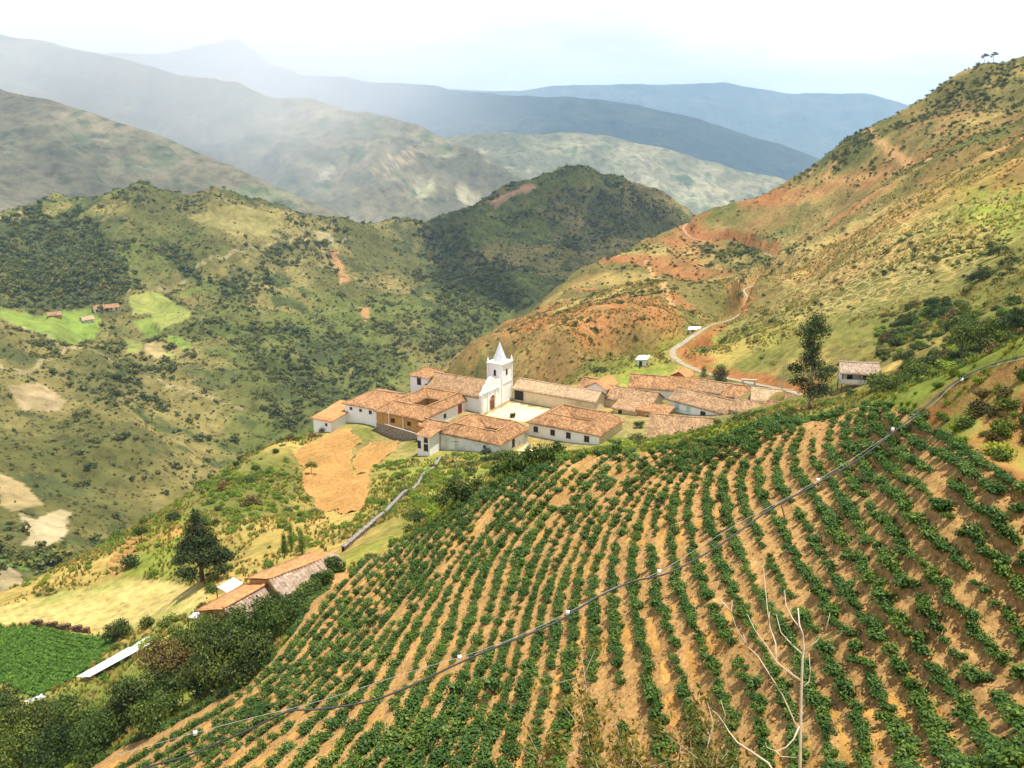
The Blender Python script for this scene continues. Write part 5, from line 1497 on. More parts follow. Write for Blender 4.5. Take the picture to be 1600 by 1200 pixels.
# crest behind the crop rows and the bank at the right
P, pu, pv = near_pts(52000, (-40, 45), (14, 100), lambda x_, y_, z_, u_, v_, d_: ~inpoly(u_, v_, FIELD_PX) & (d_ < 100) & (v_ < 1150) & (u_ < 1660) & (u_ > 420) & ~(inpoly(u_, v_, [(1400, 640), (1440, 634), (1520, 644), (1610, 668), (1640, 790), (1520, 716)]) & (rng.uniform(0, 1, len(x_)) < 0.93)) & (rng.uniform(0, 1, len(x_)) < np.where(u_ > 1430, np.where((v_ > 590) & (fbm(x_, y_, 2.5, 2, 189) < 0.1), 0.08, 0.55), 0.8)))
scatter("crest_grass", P, rng.uniform(0.18, 0.42, len(P)), TUFT[:3], 7, "short bright grass along the edge of the crop field", zs=0.7)
P, pu, pv = near_pts(3000, (12, 42), (18, 60), lambda x_, y_, z_, u_, v_, d_: (u_ > 1440) & (u_ < 1680) & (d_ < 48) & (v_ > 585) & ~inpoly(u_, v_, FIELD_PX) & (fbm(x_, y_, 3, 3, 191) > -0.2) & (v_ < 760))
scatter("bank_bushes", P - np.array([0, 0, 0.05]), rng.uniform(0.2, 0.62, len(P)), [BUSHM[0], BUSHM[2], LIGHTM[1], BUSHM[3]], 8, "small bushes clinging to the red bank right of crops")

P, pu, pv = near_pts(9000, (30, 150), (60, 240), lambda x_, y_, z_, u_, v_, d_: (u_ > 1370) & (u_ < 1660) & (v_ > 470) & (v_ < 610) & (rng.uniform(0, 1, len(x_)) < 0.12 + 0.5 * (fbm(x_, y_, 14, 3, 195) > 0.1)))
scatter("edge_bushes", P - np.array([0, 0, 0.2]), np.clip(rng.lognormal(0.15, 0.4, len(P)), 0.5, 2.6), BUSHM + LIGHTM[:1], 12, "mixed green bushes on the slope beyond the right bank")

# ------------------------------------------------------------------ trees and bushes that stand out one by one
def stand(p_): return (float(p_[0]), float(p_[1]), float(p_[2]))
def tree(name, label, u_, vb, d0, clumps, nleaf, lsize, mat, trunk, cat="tree", group=None, loc=None, part='crown', asp=0.55, seed=0, limbs=True, bark=None):
    p_ = hit1(u_, vb, d0) if loc is None else np.array(loc)
    root = empty(name, stand(p_), label, cat, group)
    r_ = np.random.default_rng(seed + 900)
    c_, d_ = cloud_points(clumps, nleaf, r_, 0.5)
    d_ = d_ + r_.normal(size=d_.shape) * 0.7 + np.array([0, 0, 0.35])
    V, F = leaf_quads(c_, d_, r_.uniform(0.6, 1.3, nleaf) * lsize, r_, asp)
    mesh_np(part, V, F, mat, parent=root)
    if trunk:
        mb = MB()
        th, tr_ = trunk
        top = np.array([clumps[0][0], clumps[0][1], th])
        mb.tube([(0, 0, -0.4), tuple(top * 0.45 + np.array([0.05 * th, 0, 0]) * 0.3), tuple(top * 0.8), tuple(top)], [tr_, tr_ * .75, tr_ * .5, tr_ * .2], 7)
        if limbs:
            for cl in clumps[: 9]:
                c3 = np.array(cl[:3]); b0 = top * min(0.85, max(0.3, (c3[2] - 0.25 * np.hypot(c3[0], c3[1]) - cl[5] * 0.6) / max(th, 0.1)))
                mb.tube([tuple(b0), tuple((b0 + c3) / 2 + np.array([0, 0, 0.1])), tuple(c3)], [tr_ * .4, tr_ * .28, tr_ * .08], 5)
        mb.build('trunk' if cat == 'tree' else 'stem', bark or M_BARK, root, smooth=True)
    return root
L_CONIFER = mat_leaf("conifer_leaf", [(0.012, 0.026, 0.008), (0.026, 0.046, 0.013), (0.06, 0.085, 0.022)], 0.1)
# dark conical tree by the farm
r_ = np.random.default_rng(3)
cl = [(0, 0, 9.3, .6, .6, 1.0), (0, 0, 8.0, 1.2, 1.2, 1.2), (0.1, 0, 6.5, 1.9, 1.8, 1.3), (0, 0, 4.5, 2.4, 2.4, 1.6)]
for i in range(22):
    a = r_.uniform(0, 6.28); z_ = r_.uniform(1.9, 6.0); r0 = (7.6 - z_) * 0.66 * r_.uniform(0.5, 1.05)
    s_ = r_.uniform(0.8, 1.25); cl.append((r0 * math.cos(a), r0 * math.sin(a), z_, s_, s_, s_ * 0.75))
tree("pine_tree", "large dark conical tree standing by the farm yard", 316, 908, 80, [(a * 1.15, b * 1.15, c, d * 1.2, e * 1.2, f) for a, b, c, d, e, f in cl], 16000, 0.17, L_CONIFER, (8.5, 0.32), seed=1)
# light cypresses
for i, (u_, vb, h_, lab) in enumerate([(445, 868, 3.6, "leftmost slim light green cypress behind the long farmhouse"), (456, 862, 4.6, "tall slim light green cypress in the middle of three"), (472, 866, 4.2, "slim light green cypress nearest the boundary wall")]):
    cl = [(0, 0, h_ * .78, h_ * .09, h_ * .09, h_ * .22), (0, 0, h_ * .5, h_ * .14, h_ * .14, h_ * .3), (0, 0, h_ * .25, h_ * .15, h_ * .15, h_ * .22)]
    tree("cypress_tree", lab, u_, vb, 100, cl, 1500, 0.085, L_LIGHT, (h_ * .8, 0.1), group="light cypresses behind the farmhouse", seed=20 + i, limbs=False)
# tall eucalyptus behind the crest
cl = [(a * 1.2, b * 1.2, c * 1.12, d * 1.2, e * 1.2, f * 1.2) for a, b, c, d, e, f in [(0, 0, 14.2, 1.5, 1.5, 1.6), (-0.8, 0, 12.4, 2.0, 1.8, 1.5), (0.9, 0.2, 12.6, 1.7, 1.6, 1.4), (-0.4, 0, 10.4, 1.7, 1.6, 1.2), (0.6, 0, 7.2, 1.8, 1.8, 1.1), (0.1, 0, 9.0, 1.3, 1.3, 1.3), (-0.9, 0, 8.2, 1.2, 1.2, 1.1), (-1.8, 0.3, 6.6, 1.6, 1.5, 1.0), (1.7, 0, 5.6, 1.7, 1.5, 1.1), (-1.2, 0, 4.6, 1.9, 1.6, 1.0), (0.5, 0, 3.0, 2.2, 1.9, 1.2), (-3.0, 0, 6.8, 0.8, 0.8, 0.5), (2.0, 0, 3.4, 1.6, 1.4, 1.2)]]
tree("eucalyptus_tree", "tall two tiered eucalyptus rising beside the road cutting", 1262, 640, 130, cl, 8500, 0.18, L_DARK, (15.5, 0.28), seed=2, bark=M_PALEBARK)
cl = [(0, 0, 4.8, .9, .9, 1.4), (0.2, 0, 3.0, 1.2, 1.2, 1.5), (-0.3, 0, 1.6, 1.2, 1.2, 1.0)]
tree("poplar_tree", "yellow green poplar left of the dark tree by the road", 1098, 604, 180, cl, 1800, 0.14, L_LIGHT, (4.5, 0.14), seed=3)
cl = [(0, 0, 4.4, 1.5, 1.4, 1.3), (-1.0, 0, 3.0, 1.4, 1.3, 1.2), (1.2, 0, 3.0, 1.5, 1.3, 1.2), (0.2, 0, 1.6, 1.9, 1.6, 1.1)]
tree("broadleaf_tree", "dark round tree beside the road just above village roofs", 1124, 600, 180, cl, 2600, 0.16, L_DARK, (4.2, 0.2), seed=4)
cl = [(0, 0, 1.5, 1.4, 1.3, 1.0), (0.8, 0, 1.0, 1.0, 1.0, 0.8)]
tree("broadleaf_tree", "small round dark tree on the green slope behind the back row", 1009, 598, 200, cl, 1200, 0.14, L_DARK, (1.5, 0.12), seed=5)
# skyline trees
for i, (u_, vb, h_, lab) in enumerate([(1537, 106, 5.5, "left one of two flat topped trees on the skyline ridge"), (1552, 101, 6.5, "right one of two flat topped trees on the skyline ridge")]):
    cl = [(-1.2, 0, h_ * .8, 1.7, 1.4, .6), (1.3, 0, h_ * .86, 1.8, 1.4, .6), (0, 0, h_, 1.7, 1.4, .5), (-2.0, 0, h_ * .6, 1.0, 0.8, 0.4)]
    q = D(u_, vb, 608)
    yq = np.linspace(520, 700, 200); dx = q[0] / q[1]
    el = hG(yq * dx, yq) / yq; kmax = int(np.argmax(el))
    tree("ridge_tree", lab, 0, 0, 0, cl, 500, 0.3, L_SCRUB, (h_, 0.16), loc=(yq[kmax] * dx, yq[kmax], float(hG(np.array([yq[kmax] * dx]), np.array([yq[kmax]]))[0])), group="trees on the skyline ridge", seed=30 + i)
# trees at the right edge beyond the bank
for i, (u_, vb, d0, s_, lab, mt) in enumerate([(1583, 543, 60, 1.0, "round tree with bare trunk at the right edge above the bank", L_DARK), (1500, 560, 70, 0.9, "dark bushy tree behind the grassy bank crest", L_BUSH), (1545, 545, 70, 0.8, "small leafy tree between the two edge trees", L_BUSH)]):
    h_ = 5.2 * s_
    cl = [(0, 0, h_ * .75, 2.0 * s_, 1.8 * s_, 1.2 * s_), (-1.5 * s_, 0, h_ * .62, 1.6 * s_, 1.4 * s_, 0.9 * s_), (1.4 * s_, 0, h_ * .66, 1.5 * s_, 1.4 * s_, 0.9 * s_), (0.2, 0, h_ * .95, 1.3 * s_, 1.2 * s_, .8 * s_)]
    tree("broadleaf_tree", lab, u_, vb, d0, cl, 3200, 0.13, mt, (h_ * .8, 0.16), seed=40 + i)
for i, (u_, vb, s_, lab) in enumerate([(487, 742, 1.0, "lone small tree on the ploughed field edge"), (222, 848, 1.0, "small thin tree beside the terraced plot at left"), (618, 640, 0.0, "")]):
    if s_ == 0: continue
    cl = [(0, 0, 2.6, 1.3, 1.1, .6), (0.8, 0, 2.1, 0.8, 0.7, .5), (-0.7, 0, 2.2, 0.9, 0.7, .5)]
    tree("small_tree", lab, u_, vb, 100, cl, 900, 0.12, L_BUSH, (2.4, 0.09), seed=50 + i)

# bushes of the hedge between crops and farm, biggest first
HEDGE = [(415, 985, 2.5, 0, "dense dark green bush in the hedge beside the crop field"), (452, 958, 1.5, 1, ""), (482, 930, 1.3, 0, ""), (508, 908, 1.1, 0, ""), (380, 1010, 2.6, 1, ""), (345, 1000, 2.6, 1, ""),
         (312, 1002, 2.1, 0, ""), (340, 1045, 2.7, 1, ""), (280, 1045, 2.7, 3, "wide reddish brown bush below the white plastic roof"), (240, 1085, 2.5, 1, ""), (395, 1035, 2.1, 1, ""),
         (188, 985, 1.5, 1, "isolated round bush at the corner of dark green field"), (190, 1120, 2.3, 1, ""), (130, 1135, 2.6, 0, ""), (60, 1130, 3.0, 1, ""), (20, 1170, 3.0, 0, ""), (90, 1175, 2.7, 1, ""), (150, 1165, 2.2, 0, ""), (10, 1110, 2.6, 1, ""), (310, 1075, 2.0, 1, ""), (250, 1120, 1.9, 0, ""),
         (525, 884, 1.0, 0, "")]
HED_M = [L_BUSH, L_DARK, L_LIGHT, L_BROWN]
for i, (u_, vb, s_, mi, lab) in enumerate(HEDGE):
    s_ = s_ * 1.22
    r_ = np.random.default_rng(60 + i)
    cl = [(0, 0, s_ * .9, s_ * .7, s_ * .7, s_ * .62)]
    for k in range(9):
        a = r_.uniform(0, 6.28); rr = s_ * r_.uniform(.4, .95); q_ = s_ * r_.uniform(.32, .55)
        cl.append((rr * math.cos(a), rr * math.sin(a), s_ * r_.uniform(.3, 1.1), q_, q_, q_ * .8))
    p_ = hit1(u_, vb + 12 * s_ * 0.6, 40)
    lab2 = lab or HEDGE[0][4]
    tree("hedge_bush", lab2, 0, 0, 0, cl, int(1900 * s_), 0.105 + 0.012 * s_, HED_M[mi], (s_ * 1.0, 0.12), cat="bush", group="bushes of the hedge beside the crop field", loc=p_, part='foliage', seed=60 + i)
# village bushes and hillside bushes seen singly
for i, (u_, vb, s_, mi, lab) in enumerate([(1160, 672, 1.8, 0, "broad green bush between straw coloured roof and crop crest"), (1195, 668, 1.6, 1, "dark bush right of the broad green bush on the crop crest"), (1225, 655, 1.3, 0, "bush in front of the rightmost village roof"),
                                          (800, 652, 0.9, 0, "shrub on the plaza in front of the long white house"), (1000, 668, 1.3, 0, "bush beside the ochre adobe house"), (960, 700, 1.4, 0, "bush below the yellow end wall"), (1380, 618, 2.0, 1, "dark bush hugging the stilt house"), (1350, 590, 1.8, 1, "dark bush behind the stilt house"), (1300, 585, 1.8, 1, "dark bush left behind the stilt house"),
                                          (1415, 570, 2.2, 1, "dark bush clump above the stilt house"), (1530, 440, 2.4, 1, "dark bush on the grassy slope at right"), (1455, 480, 2.0, 1, "lone dark bush on the straw coloured slope"), (1560, 400, 3.0, 1, "largest dark bush below the right skyline"),
                                          (800, 745, 1.5, 0, "grey green bush just behind the crop crest"), (850, 728, 1.4, 0, "second grey green bush behind the crop crest"), (720, 790, 1.7, 1, "dark bush in the gully near the crop edge"), (650, 820, 1.6, 1, "dark bush at the gully bottom"), (1120, 665, 1.3, 0, "bush overhanging the straw coloured roof")]):
    r_ = np.random.default_rng(160 + i)
    cl = [(0, 0, s_ * .8, s_ * .7, s_ * .7, s_ * .6)] + [(s_ * r_.uniform(-.9, .9), s_ * r_.uniform(-.6, .6), s_ * r_.uniform(.3, 1.0), s_ * .45, s_ * .45, s_ * .38) for k in range(7)]
    tree("bush", lab, u_, vb, 70 if u_ < 1300 else 55, cl, int(900 * s_), 0.13, HED_M[mi], (s_ * .9, 0.1), cat="bush", part='foliage', seed=160 + i)
# ------------------------------------------------------------------ ploughed plots near the village
def mat_soil(name, c0, c1, sc, bd):
    m, nt, b = new_mat(name)
    vec = coords(nt)
    n1 = noise(nt, vec, sc, 7, 0.65); n2 = noise(nt, vec, sc * 0.12, 3, 0.6)
    c = ramp(nt, n1, [(0.3, c0), (0.62, c1)])
    c = mixrgb(nt, 'MULTIPLY', 1.0, c, ramp(nt, n2, [(0.3, (0.80, 0.74, 0.70)), (0.7, (1.12, 1.1, 1.05))]))
    nt.links.new(c, b.inputs['Base Color'])
    b.inputs['Roughness'].default_value = 1.0; b.inputs['Specular IOR Level'].default_value = 0.03
    bump(nt, b, n1, 0.8, bd)
    return m
M_PLOUGH = mat_soil("ploughed_soil", (0.27, 0.15, 0.05), (0.40, 0.24, 0.085), 1.2, 0.12)
M_CROPSOIL = mat_soil("crop_soil", (0.19, 0.10, 0.038), (0.43, 0.275, 0.108), 6.5, 0.035)

def plot(name, poly, d0, step, furr, ang, mat, label, amp=0.19):
    q = hit([a for a, b in poly], [b for a, b in poly], d0)
    q = q[~np.isnan(q).any(1)]
    xs = np.arange(q[:, 0].min() - 1, q[:, 0].max() + 1, step); ys_ = np.arange(q[:, 1].min() - 1, q[:, 1].max() + 1, step)
    X, Y = np.meshgrid(xs, ys_)
    Z = hG(X, Y)
    t = X * math.cos(ang) + Y * math.sin(ang)
    Zs = Z + 0.16 + amp * np.sin(t * 2 * math.pi / furr + 0.6 * fbm(X, Y, 9, 2, 5)) + 0.05 * fbm(X, Y, 1.6, 2, 6)
    poly2 = [tuple(a[:2]) for a in q]
    wob = fbm(X, Y, 4, 2, 7) * 0.6
    ins_ = inpoly(X + wob, Y + wob, poly2)
    F = grid_faces(*X.shape)
    ok = ins_.ravel()[F].all(1)
    used = np.unique(F[ok]); mp = np.full(X.size, -1); mp[used] = np.arange(len(used))
    V = np.stack([X, Y, Zs], -1).reshape(-1, 3)[used]
    o = mesh_np(name, V, mp[F[ok]], mat, smooth=True)
    return tag(o, label, kind='structure')
plot("field", PLOUGH1, 140, 0.22, 1.35, math.radians(-38), M_PLOUGH, "large bare ploughed brown plot below the convent")
plot("field", PLOUGH2, 140, 0.22, 1.35, math.radians(-30), M_PLOUGH, "small bare ploughed brown plot below the ochre wall")

plot("field", [(163, 893), (186, 855), (214, 838), (222, 842), (206, 872), (182, 902)], 90, 0.22, 1.3, math.radians(50), M_PLOUGH, "small terraced orange plot with furrows at far left", amp=0.3)

M_EARTH = mat_plain("dark_earth", (0.13, 0.08, 0.042), 0.4, 2.0, bumpd=0.08)
# low dark wall between pale and green fields
q = hit([48, 75, 105, 138], [978, 981, 985, 990], 90)
ln = smooth_line(q, 14)
root = empty("field_wall", tuple(ln[0]), "low dark earth wall between pale field and green field", "wall")
for i in range(13):
    b0, b1 = ln[i] - ln[0], ln[i + 1] - ln[0]
    mb = MB(); dv = (b1 - b0) * 0.97; mb.box(b0 + (0, 0, -0.6), dv, (0.1, 0.5, 0), (0, 0, 1.3 + 0.25 * math.sin(i * 2.1)))
    mb.build('earth_block', M_EARTH, root)

# ------------------------------------------------------------------ crop rows
GUIDES = [
    [(522, 893), (480, 950), (452, 1000), (410, 1050), (335, 1098), (255, 1143), (160, 1188)],
    [(595, 876), (550, 921), (505, 974), (460, 1026), (426, 1071), (370, 1112), (325, 1142), (250, 1187)],
    [(662, 872), (625, 921), (584, 974), (535, 1037), (494, 1082), (430, 1135), (362, 1180)],
    [(912, 730), (880, 765), (850, 790), (832, 815), (807, 842), (790, 875), (780, 903), (772, 940), (755, 988), (740, 1025), (722, 1070), (705, 1112), (680, 1150), (655, 1195)],
    [(1112, 689), (1075, 704), (1040, 728), (1005, 752), (982, 782), (962, 820), (940, 860), (928, 900), (927, 962), (926, 1012), (925, 1055), (924, 1112), (921, 1195)],
    [(1150, 684), (1120, 701), (1090, 720), (1070, 750), (1055, 782), (1050, 820), (1055, 885), (1060, 925), (1078, 965), (1092, 1005), (1107, 1045), (1120, 1075), (1140, 1125), (1150, 1195)],
    [(1200, 670), (1165, 691), (1130, 715), (1110, 745), (1103, 782), (1107, 820), (1115, 865), (1135, 912), (1150, 942), (1170, 980), (1190, 1017), (1207, 1055), (1220, 1090), (1232, 1125), (1242, 1195)],
    [(1220, 669), (1187, 696), (1168, 720), (1159, 745), (1160, 782), (1172, 820), (1195, 870), (1215, 912), (1235, 937), (1250, 965), (1272, 997), (1287, 1025), (1305, 1060), (1317, 1092), (1337, 1125), (1347, 1160), (1355, 1195)],
    [(1245, 664), (1222, 700), (1211, 720), (1215, 745), (1232, 785), (1250, 807), (1270, 845), (1287, 882), (1307, 905), (1327, 940), (1347, 967), (1367, 1000), (1385, 1030), (1412, 1065), (1430, 1092), (1447, 1122), (1470, 1195)],
    [(1332, 648), (1328, 702), (1350, 732), (1371, 758), (1395, 783), (1432, 823), (1460, 856), (1490, 885), (1527, 927), (1562, 962), (1600, 1005)],
    [(1402, 645), (1424, 657), (1453, 676), (1474, 695), (1493, 706), (1516, 718), (1537, 735), (1556, 749), (1584, 762), (1600, 772)],
]
ROW_INDEX = [0, 2, 7, 15, 22, 26, 28, 30, 32, 36, 40]      # rows counted between the traced ones
ctrl = []
for idx, gl in zip(ROW_INDEX, GUIDES):
    q = hit([a for a, b in gl], [b for a, b in gl], 18)
    q = q[~np.isnan(q).any(1)]
    q = q[(q[:, 1] < 95)]
    ctrl += [(a, b, idx) for a, b in q[:, :2]]
NROW = ROW_INDEX[-1]
psi = Surf(ctrl, -60, 34, 12, 92, 0.5, lam=0.6, sc=20.0, coarse=2)
def row_gap(x_, y_):
    e_ = 0.4
    gx_ = (psi(x_ + e_, y_) - psi(x_ - e_, y_)) / (2 * e_); gy_ = (psi(x_, y_ + e_) - psi(x_, y_ - e_)) / (2 * e_)
    return np.clip(1.0 / (np.hypot(gx_, gy_) + 1e-6), 0.7, 2.4)
ystep = 0.16
yl = np.arange(14, 90, ystep)
xs = np.arange(-58, 33, 0.25)
rng = np.random.default_rng(12)
plants = []
inf2 = grow(FIELD_PX, 1.0)
XX, YY = np.meshgrid(xs, yl)
PS = psi(XX, YY)
XC, YC, KC = [], [], []
for k in range(-12, NROW + 2):                       # points where a row crosses the sampling lattice
    a, b = PS[:, :-1] - k, PS[:, 1:] - k
    j, i = np.where(a * b < 0)
    f = a[j, i] / (a[j, i] - b[j, i])
    XC.append(xs[i] + f * 0.25); YC.append(yl[j]); KC.append(np.full(len(i), k))
    a, b = PS[:-1] - k, PS[1:] - k
    j, i = np.where(a * b < 0)
    f = a[j, i] / (a[j, i] - b[j, i])
    XC.append(xs[i]); YC.append(yl[j] + f * ystep); KC.append(np.full(len(i), k))
XC, YC, KC = np.concatenate(XC), np.concatenate(YC), np.concatenate(KC)
uC, vC, dC = pix(np.stack([XC, YC, hG(XC, YC)], -1))
k_ = inpoly(uC, vC, FIELD_PX) & (uC > -40) & (uC < 1650) & (vC < 1270) & (dC < 100)
XC, YC, KC = XC[k_], YC[k_], KC[k_]
GC = 0.27 * np.maximum(0.85, row_gap(XC, YC) ** 0.4)
cells = {}
for n_ in rng.permutation(len(XC)):
    x_, y_, k, s_ = XC[n_], YC[n_], int(KC[n_]), GC[n_]
    cx, cy = int(x_ // 0.6), int(y_ // 0.6)
    if all((x_ - q[0]) ** 2 + (y_ - q[1]) ** 2 >= s_ * s_ for a_ in (-1, 0, 1) for b_ in (-1, 0, 1) for q in cells.get((cx + a_, cy + b_, k), ())):
        cells.setdefault((cx, cy, k), []).append((x_, y_))
        plants.append((x_ + rng.normal(0, 0.05), y_ + rng.normal(0, 0.04), k))
PL = np.array(plants)
pz = hG(PL[:, 0], PL[:, 1])
pu, pv, pd = pix(np.stack([PL[:, 0], PL[:, 1], pz], -1))
gapn = fbm(PL[:, 0] * 1.0 + PL[:, 2] * 3.7, PL[:, 1], 3.2, 2, 211)
k_ = inpoly(pu, pv, FIELD_PX) & (pu > -30) & (pu < 1640) & (pv < 1260) & (pd < 100)
thick = np.exp(-(((pu - 500) / 320) ** 2 + ((pv - 1170) / 100) ** 2))       # the lower left of the field has closed up
k_ &= (gapn + 1.2 * thick > -0.92)
k_ &= rng.uniform(0, 1, len(PL)) > 0.035
PL, pz, pu, pv, pd, gapn, thick = PL[k_], pz[k_], pu[k_], pv[k_], pd[k_], gapn[k_], thick[k_]
gap = row_gap(PL[:, 0], PL[:, 1])
big = 0.43 * gap ** 0.5 * (1 + 0.22 * fbm(PL[:, 0], PL[:, 1], 7, 3, 213) + 0.55 * thick) 
psc = np.clip(big * rng.uniform(0.72, 1.25, len(PL)) * np.where(gapn < -0.4, 0.75, 1.0), 0.16, np.where(pd > 55, 0.56, 0.70))
pz = pz + 0.12
print("plants", len(PL))
CROPM = [bush_mesh("potato_plant", 800 + i, 320, 0.125, 7, L_CROP, asp=0.62, flat=0.85, up=0.9) for i in range(5)]
order = np.argsort(-psc / pd * ((pu > 0) & (pu < 1600) & (pv < 1195)))
near_i, far_i = order[:300], order[300:]
scatter("crop_plants", np.stack([PL[far_i, 0], PL[far_i, 1], pz[far_i]], -1), psc[far_i], CROPM, 9, "leafy green crop plants in curving rows on the slope", tilt=0.15)
proto = {}
for n_, i in enumerate(near_i):
    o = bpy.data.objects.new("potato_plant", CROPM[n_ % 5])
    s_ = float(psc[i])
    o.location = (PL[i, 0], PL[i, 1], pz[i]); o.scale = (s_ * rng.uniform(.85, 1.2), s_ * rng.uniform(.85, 1.2), s_ * rng.uniform(.8, 1.15))
    o.rotation_euler = (rng.normal(0, .12), rng.normal(0, .12), rng.uniform(0, 6.28))
    link(o); tag(o, "leafy potato plant in the nearest crop rows", "plant", "potato plants in the nearest rows")

# ridged soil following the rows
xs = np.arange(-40, 26, 0.11); ys_ = np.arange(15, 92, 0.17)
X, Y = np.meshgrid(xs, ys_)
Z = hG(X, Y)
u2, v2, d2 = pix(np.stack([X, Y, Z], -1))
ps = psi(X, Y)
Zs = Z + 0.06 + 0.048 * row_gap(X, Y) ** 0.9 * np.cos(2 * np.pi * ps) * (1 + 0.4 * fbm(X, Y, 2.5, 2, 221)) + 0.032 * fbm(X, Y, 0.5, 2, 223) + 0.03 * fbm(X, Y, 2.0, 2, 225)
ins_ = inpoly(u2 + 3 * fbm(X, Y, 2, 2, 227), v2, grow(FIELD_PX, 1.0)) & (u2 > -60) & (u2 < 1680) & (v2 < 1290) & (d2 < 102)
F = grid_faces(*X.shape)
ok = ins_.ravel()[F].all(1)
used = np.unique(F[ok]); mp = np.full(X.size, -1); mp[used] = np.arange(len(used))
tag(mesh_np("field", np.stack([X, Y, Zs], -1).reshape(-1, 3)[used], mp[F[ok]], M_CROPSOIL, smooth=True), "tan ridged soil of the sloping crop field", kind='structure')
# loose clods and stones
nC = 15000
ci_ = rng.integers(0, len(used), nC)
cp = np.stack([X, Y, Zs], -1).reshape(-1, 3)[used][ci_]
def clod(seed):
    bm = bmesh.new(); bmesh.ops.create_icosphere(bm, subdivisions=1, radius=1)
    r_ = random.Random(seed)
    for v_ in bm.verts: v_.co *= r_.uniform(0.6, 1.2)
    me = bpy.data.meshes.new("clod"); bm.to_mesh(me); bm.free(); me.materials.append(M_CROPSOIL)
    return me
scatter("soil_clods", cp, np.clip(rng.lognormal(-3.2, 0.5, nC), 0.015, 0.12), [clod(i) for i in range(3)], 10, "loose soil clods between the crop rows")
L_FIELD = mat_leaf("low_crop_leaf", [(0.045, 0.11, 0.014), (0.075, 0.165, 0.02), (0.12, 0.22, 0.035)], 0.2)
# rows in the dark green field at lower left
q = hit([a for a, b in GREEN_PX], [b for a, b in GREEN_PX], 80); q = q[~np.isnan(q).any(1)]
xx = rng.uniform(q[:, 0].min(), q[:, 0].max(), 9000); yy = rng.uniform(q[:, 1].min(), q[:, 1].max(), 9000)
t = np.round((xx * 0.55 + yy * 0.84) / 0.75) * 0.75 - (xx * 0.55 + yy * 0.84)
xx = xx + t * 0.55 * 0.8; yy = yy + t * 0.84 * 0.8
u2, v2, d2 = pix(np.stack([xx, yy, hG(xx, yy)], -1))
k_ = inpoly(u2, v2, GREEN_PX) & (u2 > -40)
P = np.stack([xx, yy, hG(xx, yy)], -1)[k_]
scatter("field_crop", P, rng.uniform(0.35, 0.5, len(P)), [bush_mesh("low_crop", 830 + i, 60, 0.25, 4, L_FIELD, flat=0.7, up=0.9) for i in range(3)], 11, "dense low crop filling the dark green field")

# ------------------------------------------------------------------ cable, wire, sticks, bare sapling and brush close to the camera
M_CABLE = mat_plain("black_cable", (0.035, 0.035, 0.038), 0.2, 8.0, rough=0.55, spec=0.35)
M_WIRE = mat_plain("thin_steel_wire", (0.30, 0.29, 0.27), 0.2, 8.0, rough=0.5)
M_INS = mat_plain("white_plastic", (0.85, 0.85, 0.84), 0.05, 8.0, rough=0.5)
def spline(px, n=120):
    P = np.array([D(*q) for q in px])
    t = np.linspace(0, len(P) - 1, n)
    out = []
    for tt in t:
        i = min(int(tt), len(P) - 2); f = tt - i
        p0, p1, p2, p3 = P[max(i - 1, 0)], P[i], P[i + 1], P[min(i + 2, len(P) - 1)]
        out.append(0.5 * ((2 * p1) + (-p0 + p2) * f + (2 * p0 - 5 * p1 + 4 * p2 - p3) * f * f + (-p0 + 3 * p1 - 3 * p2 + p3) * f ** 3))
    return [tuple(q) for q in out]
CABLE = [(1700, 545, 27), (1590, 558, 25), (1503, 590, 23), (1440, 640, 21.5), (1345, 715, 20), (1278, 755, 19), (1205, 795, 18), (1130, 848, 17.2), (1050, 893, 16.5), (985, 910, 16), (930, 935, 15.7), (870, 972, 15.5), (790, 1005, 15.2), (720, 1035, 15), (650, 1068, 14.8), (580, 1095, 14.6), (500, 1108, 14.5), (450, 1112, 14.4), (390, 1140, 14.3), (300, 1178, 14.2), (230, 1199, 14.1), (120, 1235, 14)]
mb = MB(); mb.tube(spline(CABLE, 160), 0.017, 7)
tag(mb.build("cable", M_CABLE, smooth=True), "thick black cable hanging in front of the crop field", "cable")
WIRE = [(1700, 548, 27.2), (1590, 562, 25.2), (1503, 593, 23), (1440, 645, 21.6), (1278, 750, 19.4), (1150, 820, 18), (1030, 893, 16.8), (960, 918, 16.4), (887, 957, 15.9), (800, 998, 15.5), (718, 1027, 15.2), (640, 1050, 15), (500, 1095, 14.8), (400, 1120, 14.7), (305, 1145, 14.6), (180, 1180, 14.5)]
mb = MB(); mb.tube(spline(WIRE, 140), 0.005, 4)
tag(mb.build("wire", M_WIRE), "thin steel wire running beside the black cable", "wire")
for i, (u_, v_, d_, lab) in enumerate([(1503, 593, 23, "white insulator on the wire near the grassy bank"), (1395, 671, 20.9, "white insulator on the wire over topmost crop rows"), (1278, 750, 19.4, "white insulator on the wire right of the field centre"), (1030, 893, 16.8, "white insulator on the wire in the middle of field"), (887, 957, 15.9, "white insulator on the wire left of the field centre"), (718, 1027, 15.2, "white insulator on the wire at lower left of cable bend"), (305, 1145, 14.6, "white insulator on the wire nearest the hedge")]):
    p_ = np.array(D(u_, v_, d_))
    root = empty("insulator", tuple(p_), lab, "insulator", "white insulators along the wire")
    mb = MB(); mb.tube([(0, 0, -0.045), (0, 0, -0.03), (0, 0, 0.03), (0, 0, 0.045)], [0.02, 0.036, 0.036, 0.02], 8); mb.build('body', M_INS, root, smooth=True)
    mb = MB(); mb.tube([(0, 0, 0.045), (0, 0, 0.07)], 0.012, 6); mb.build('cap', M_CABLE, root)
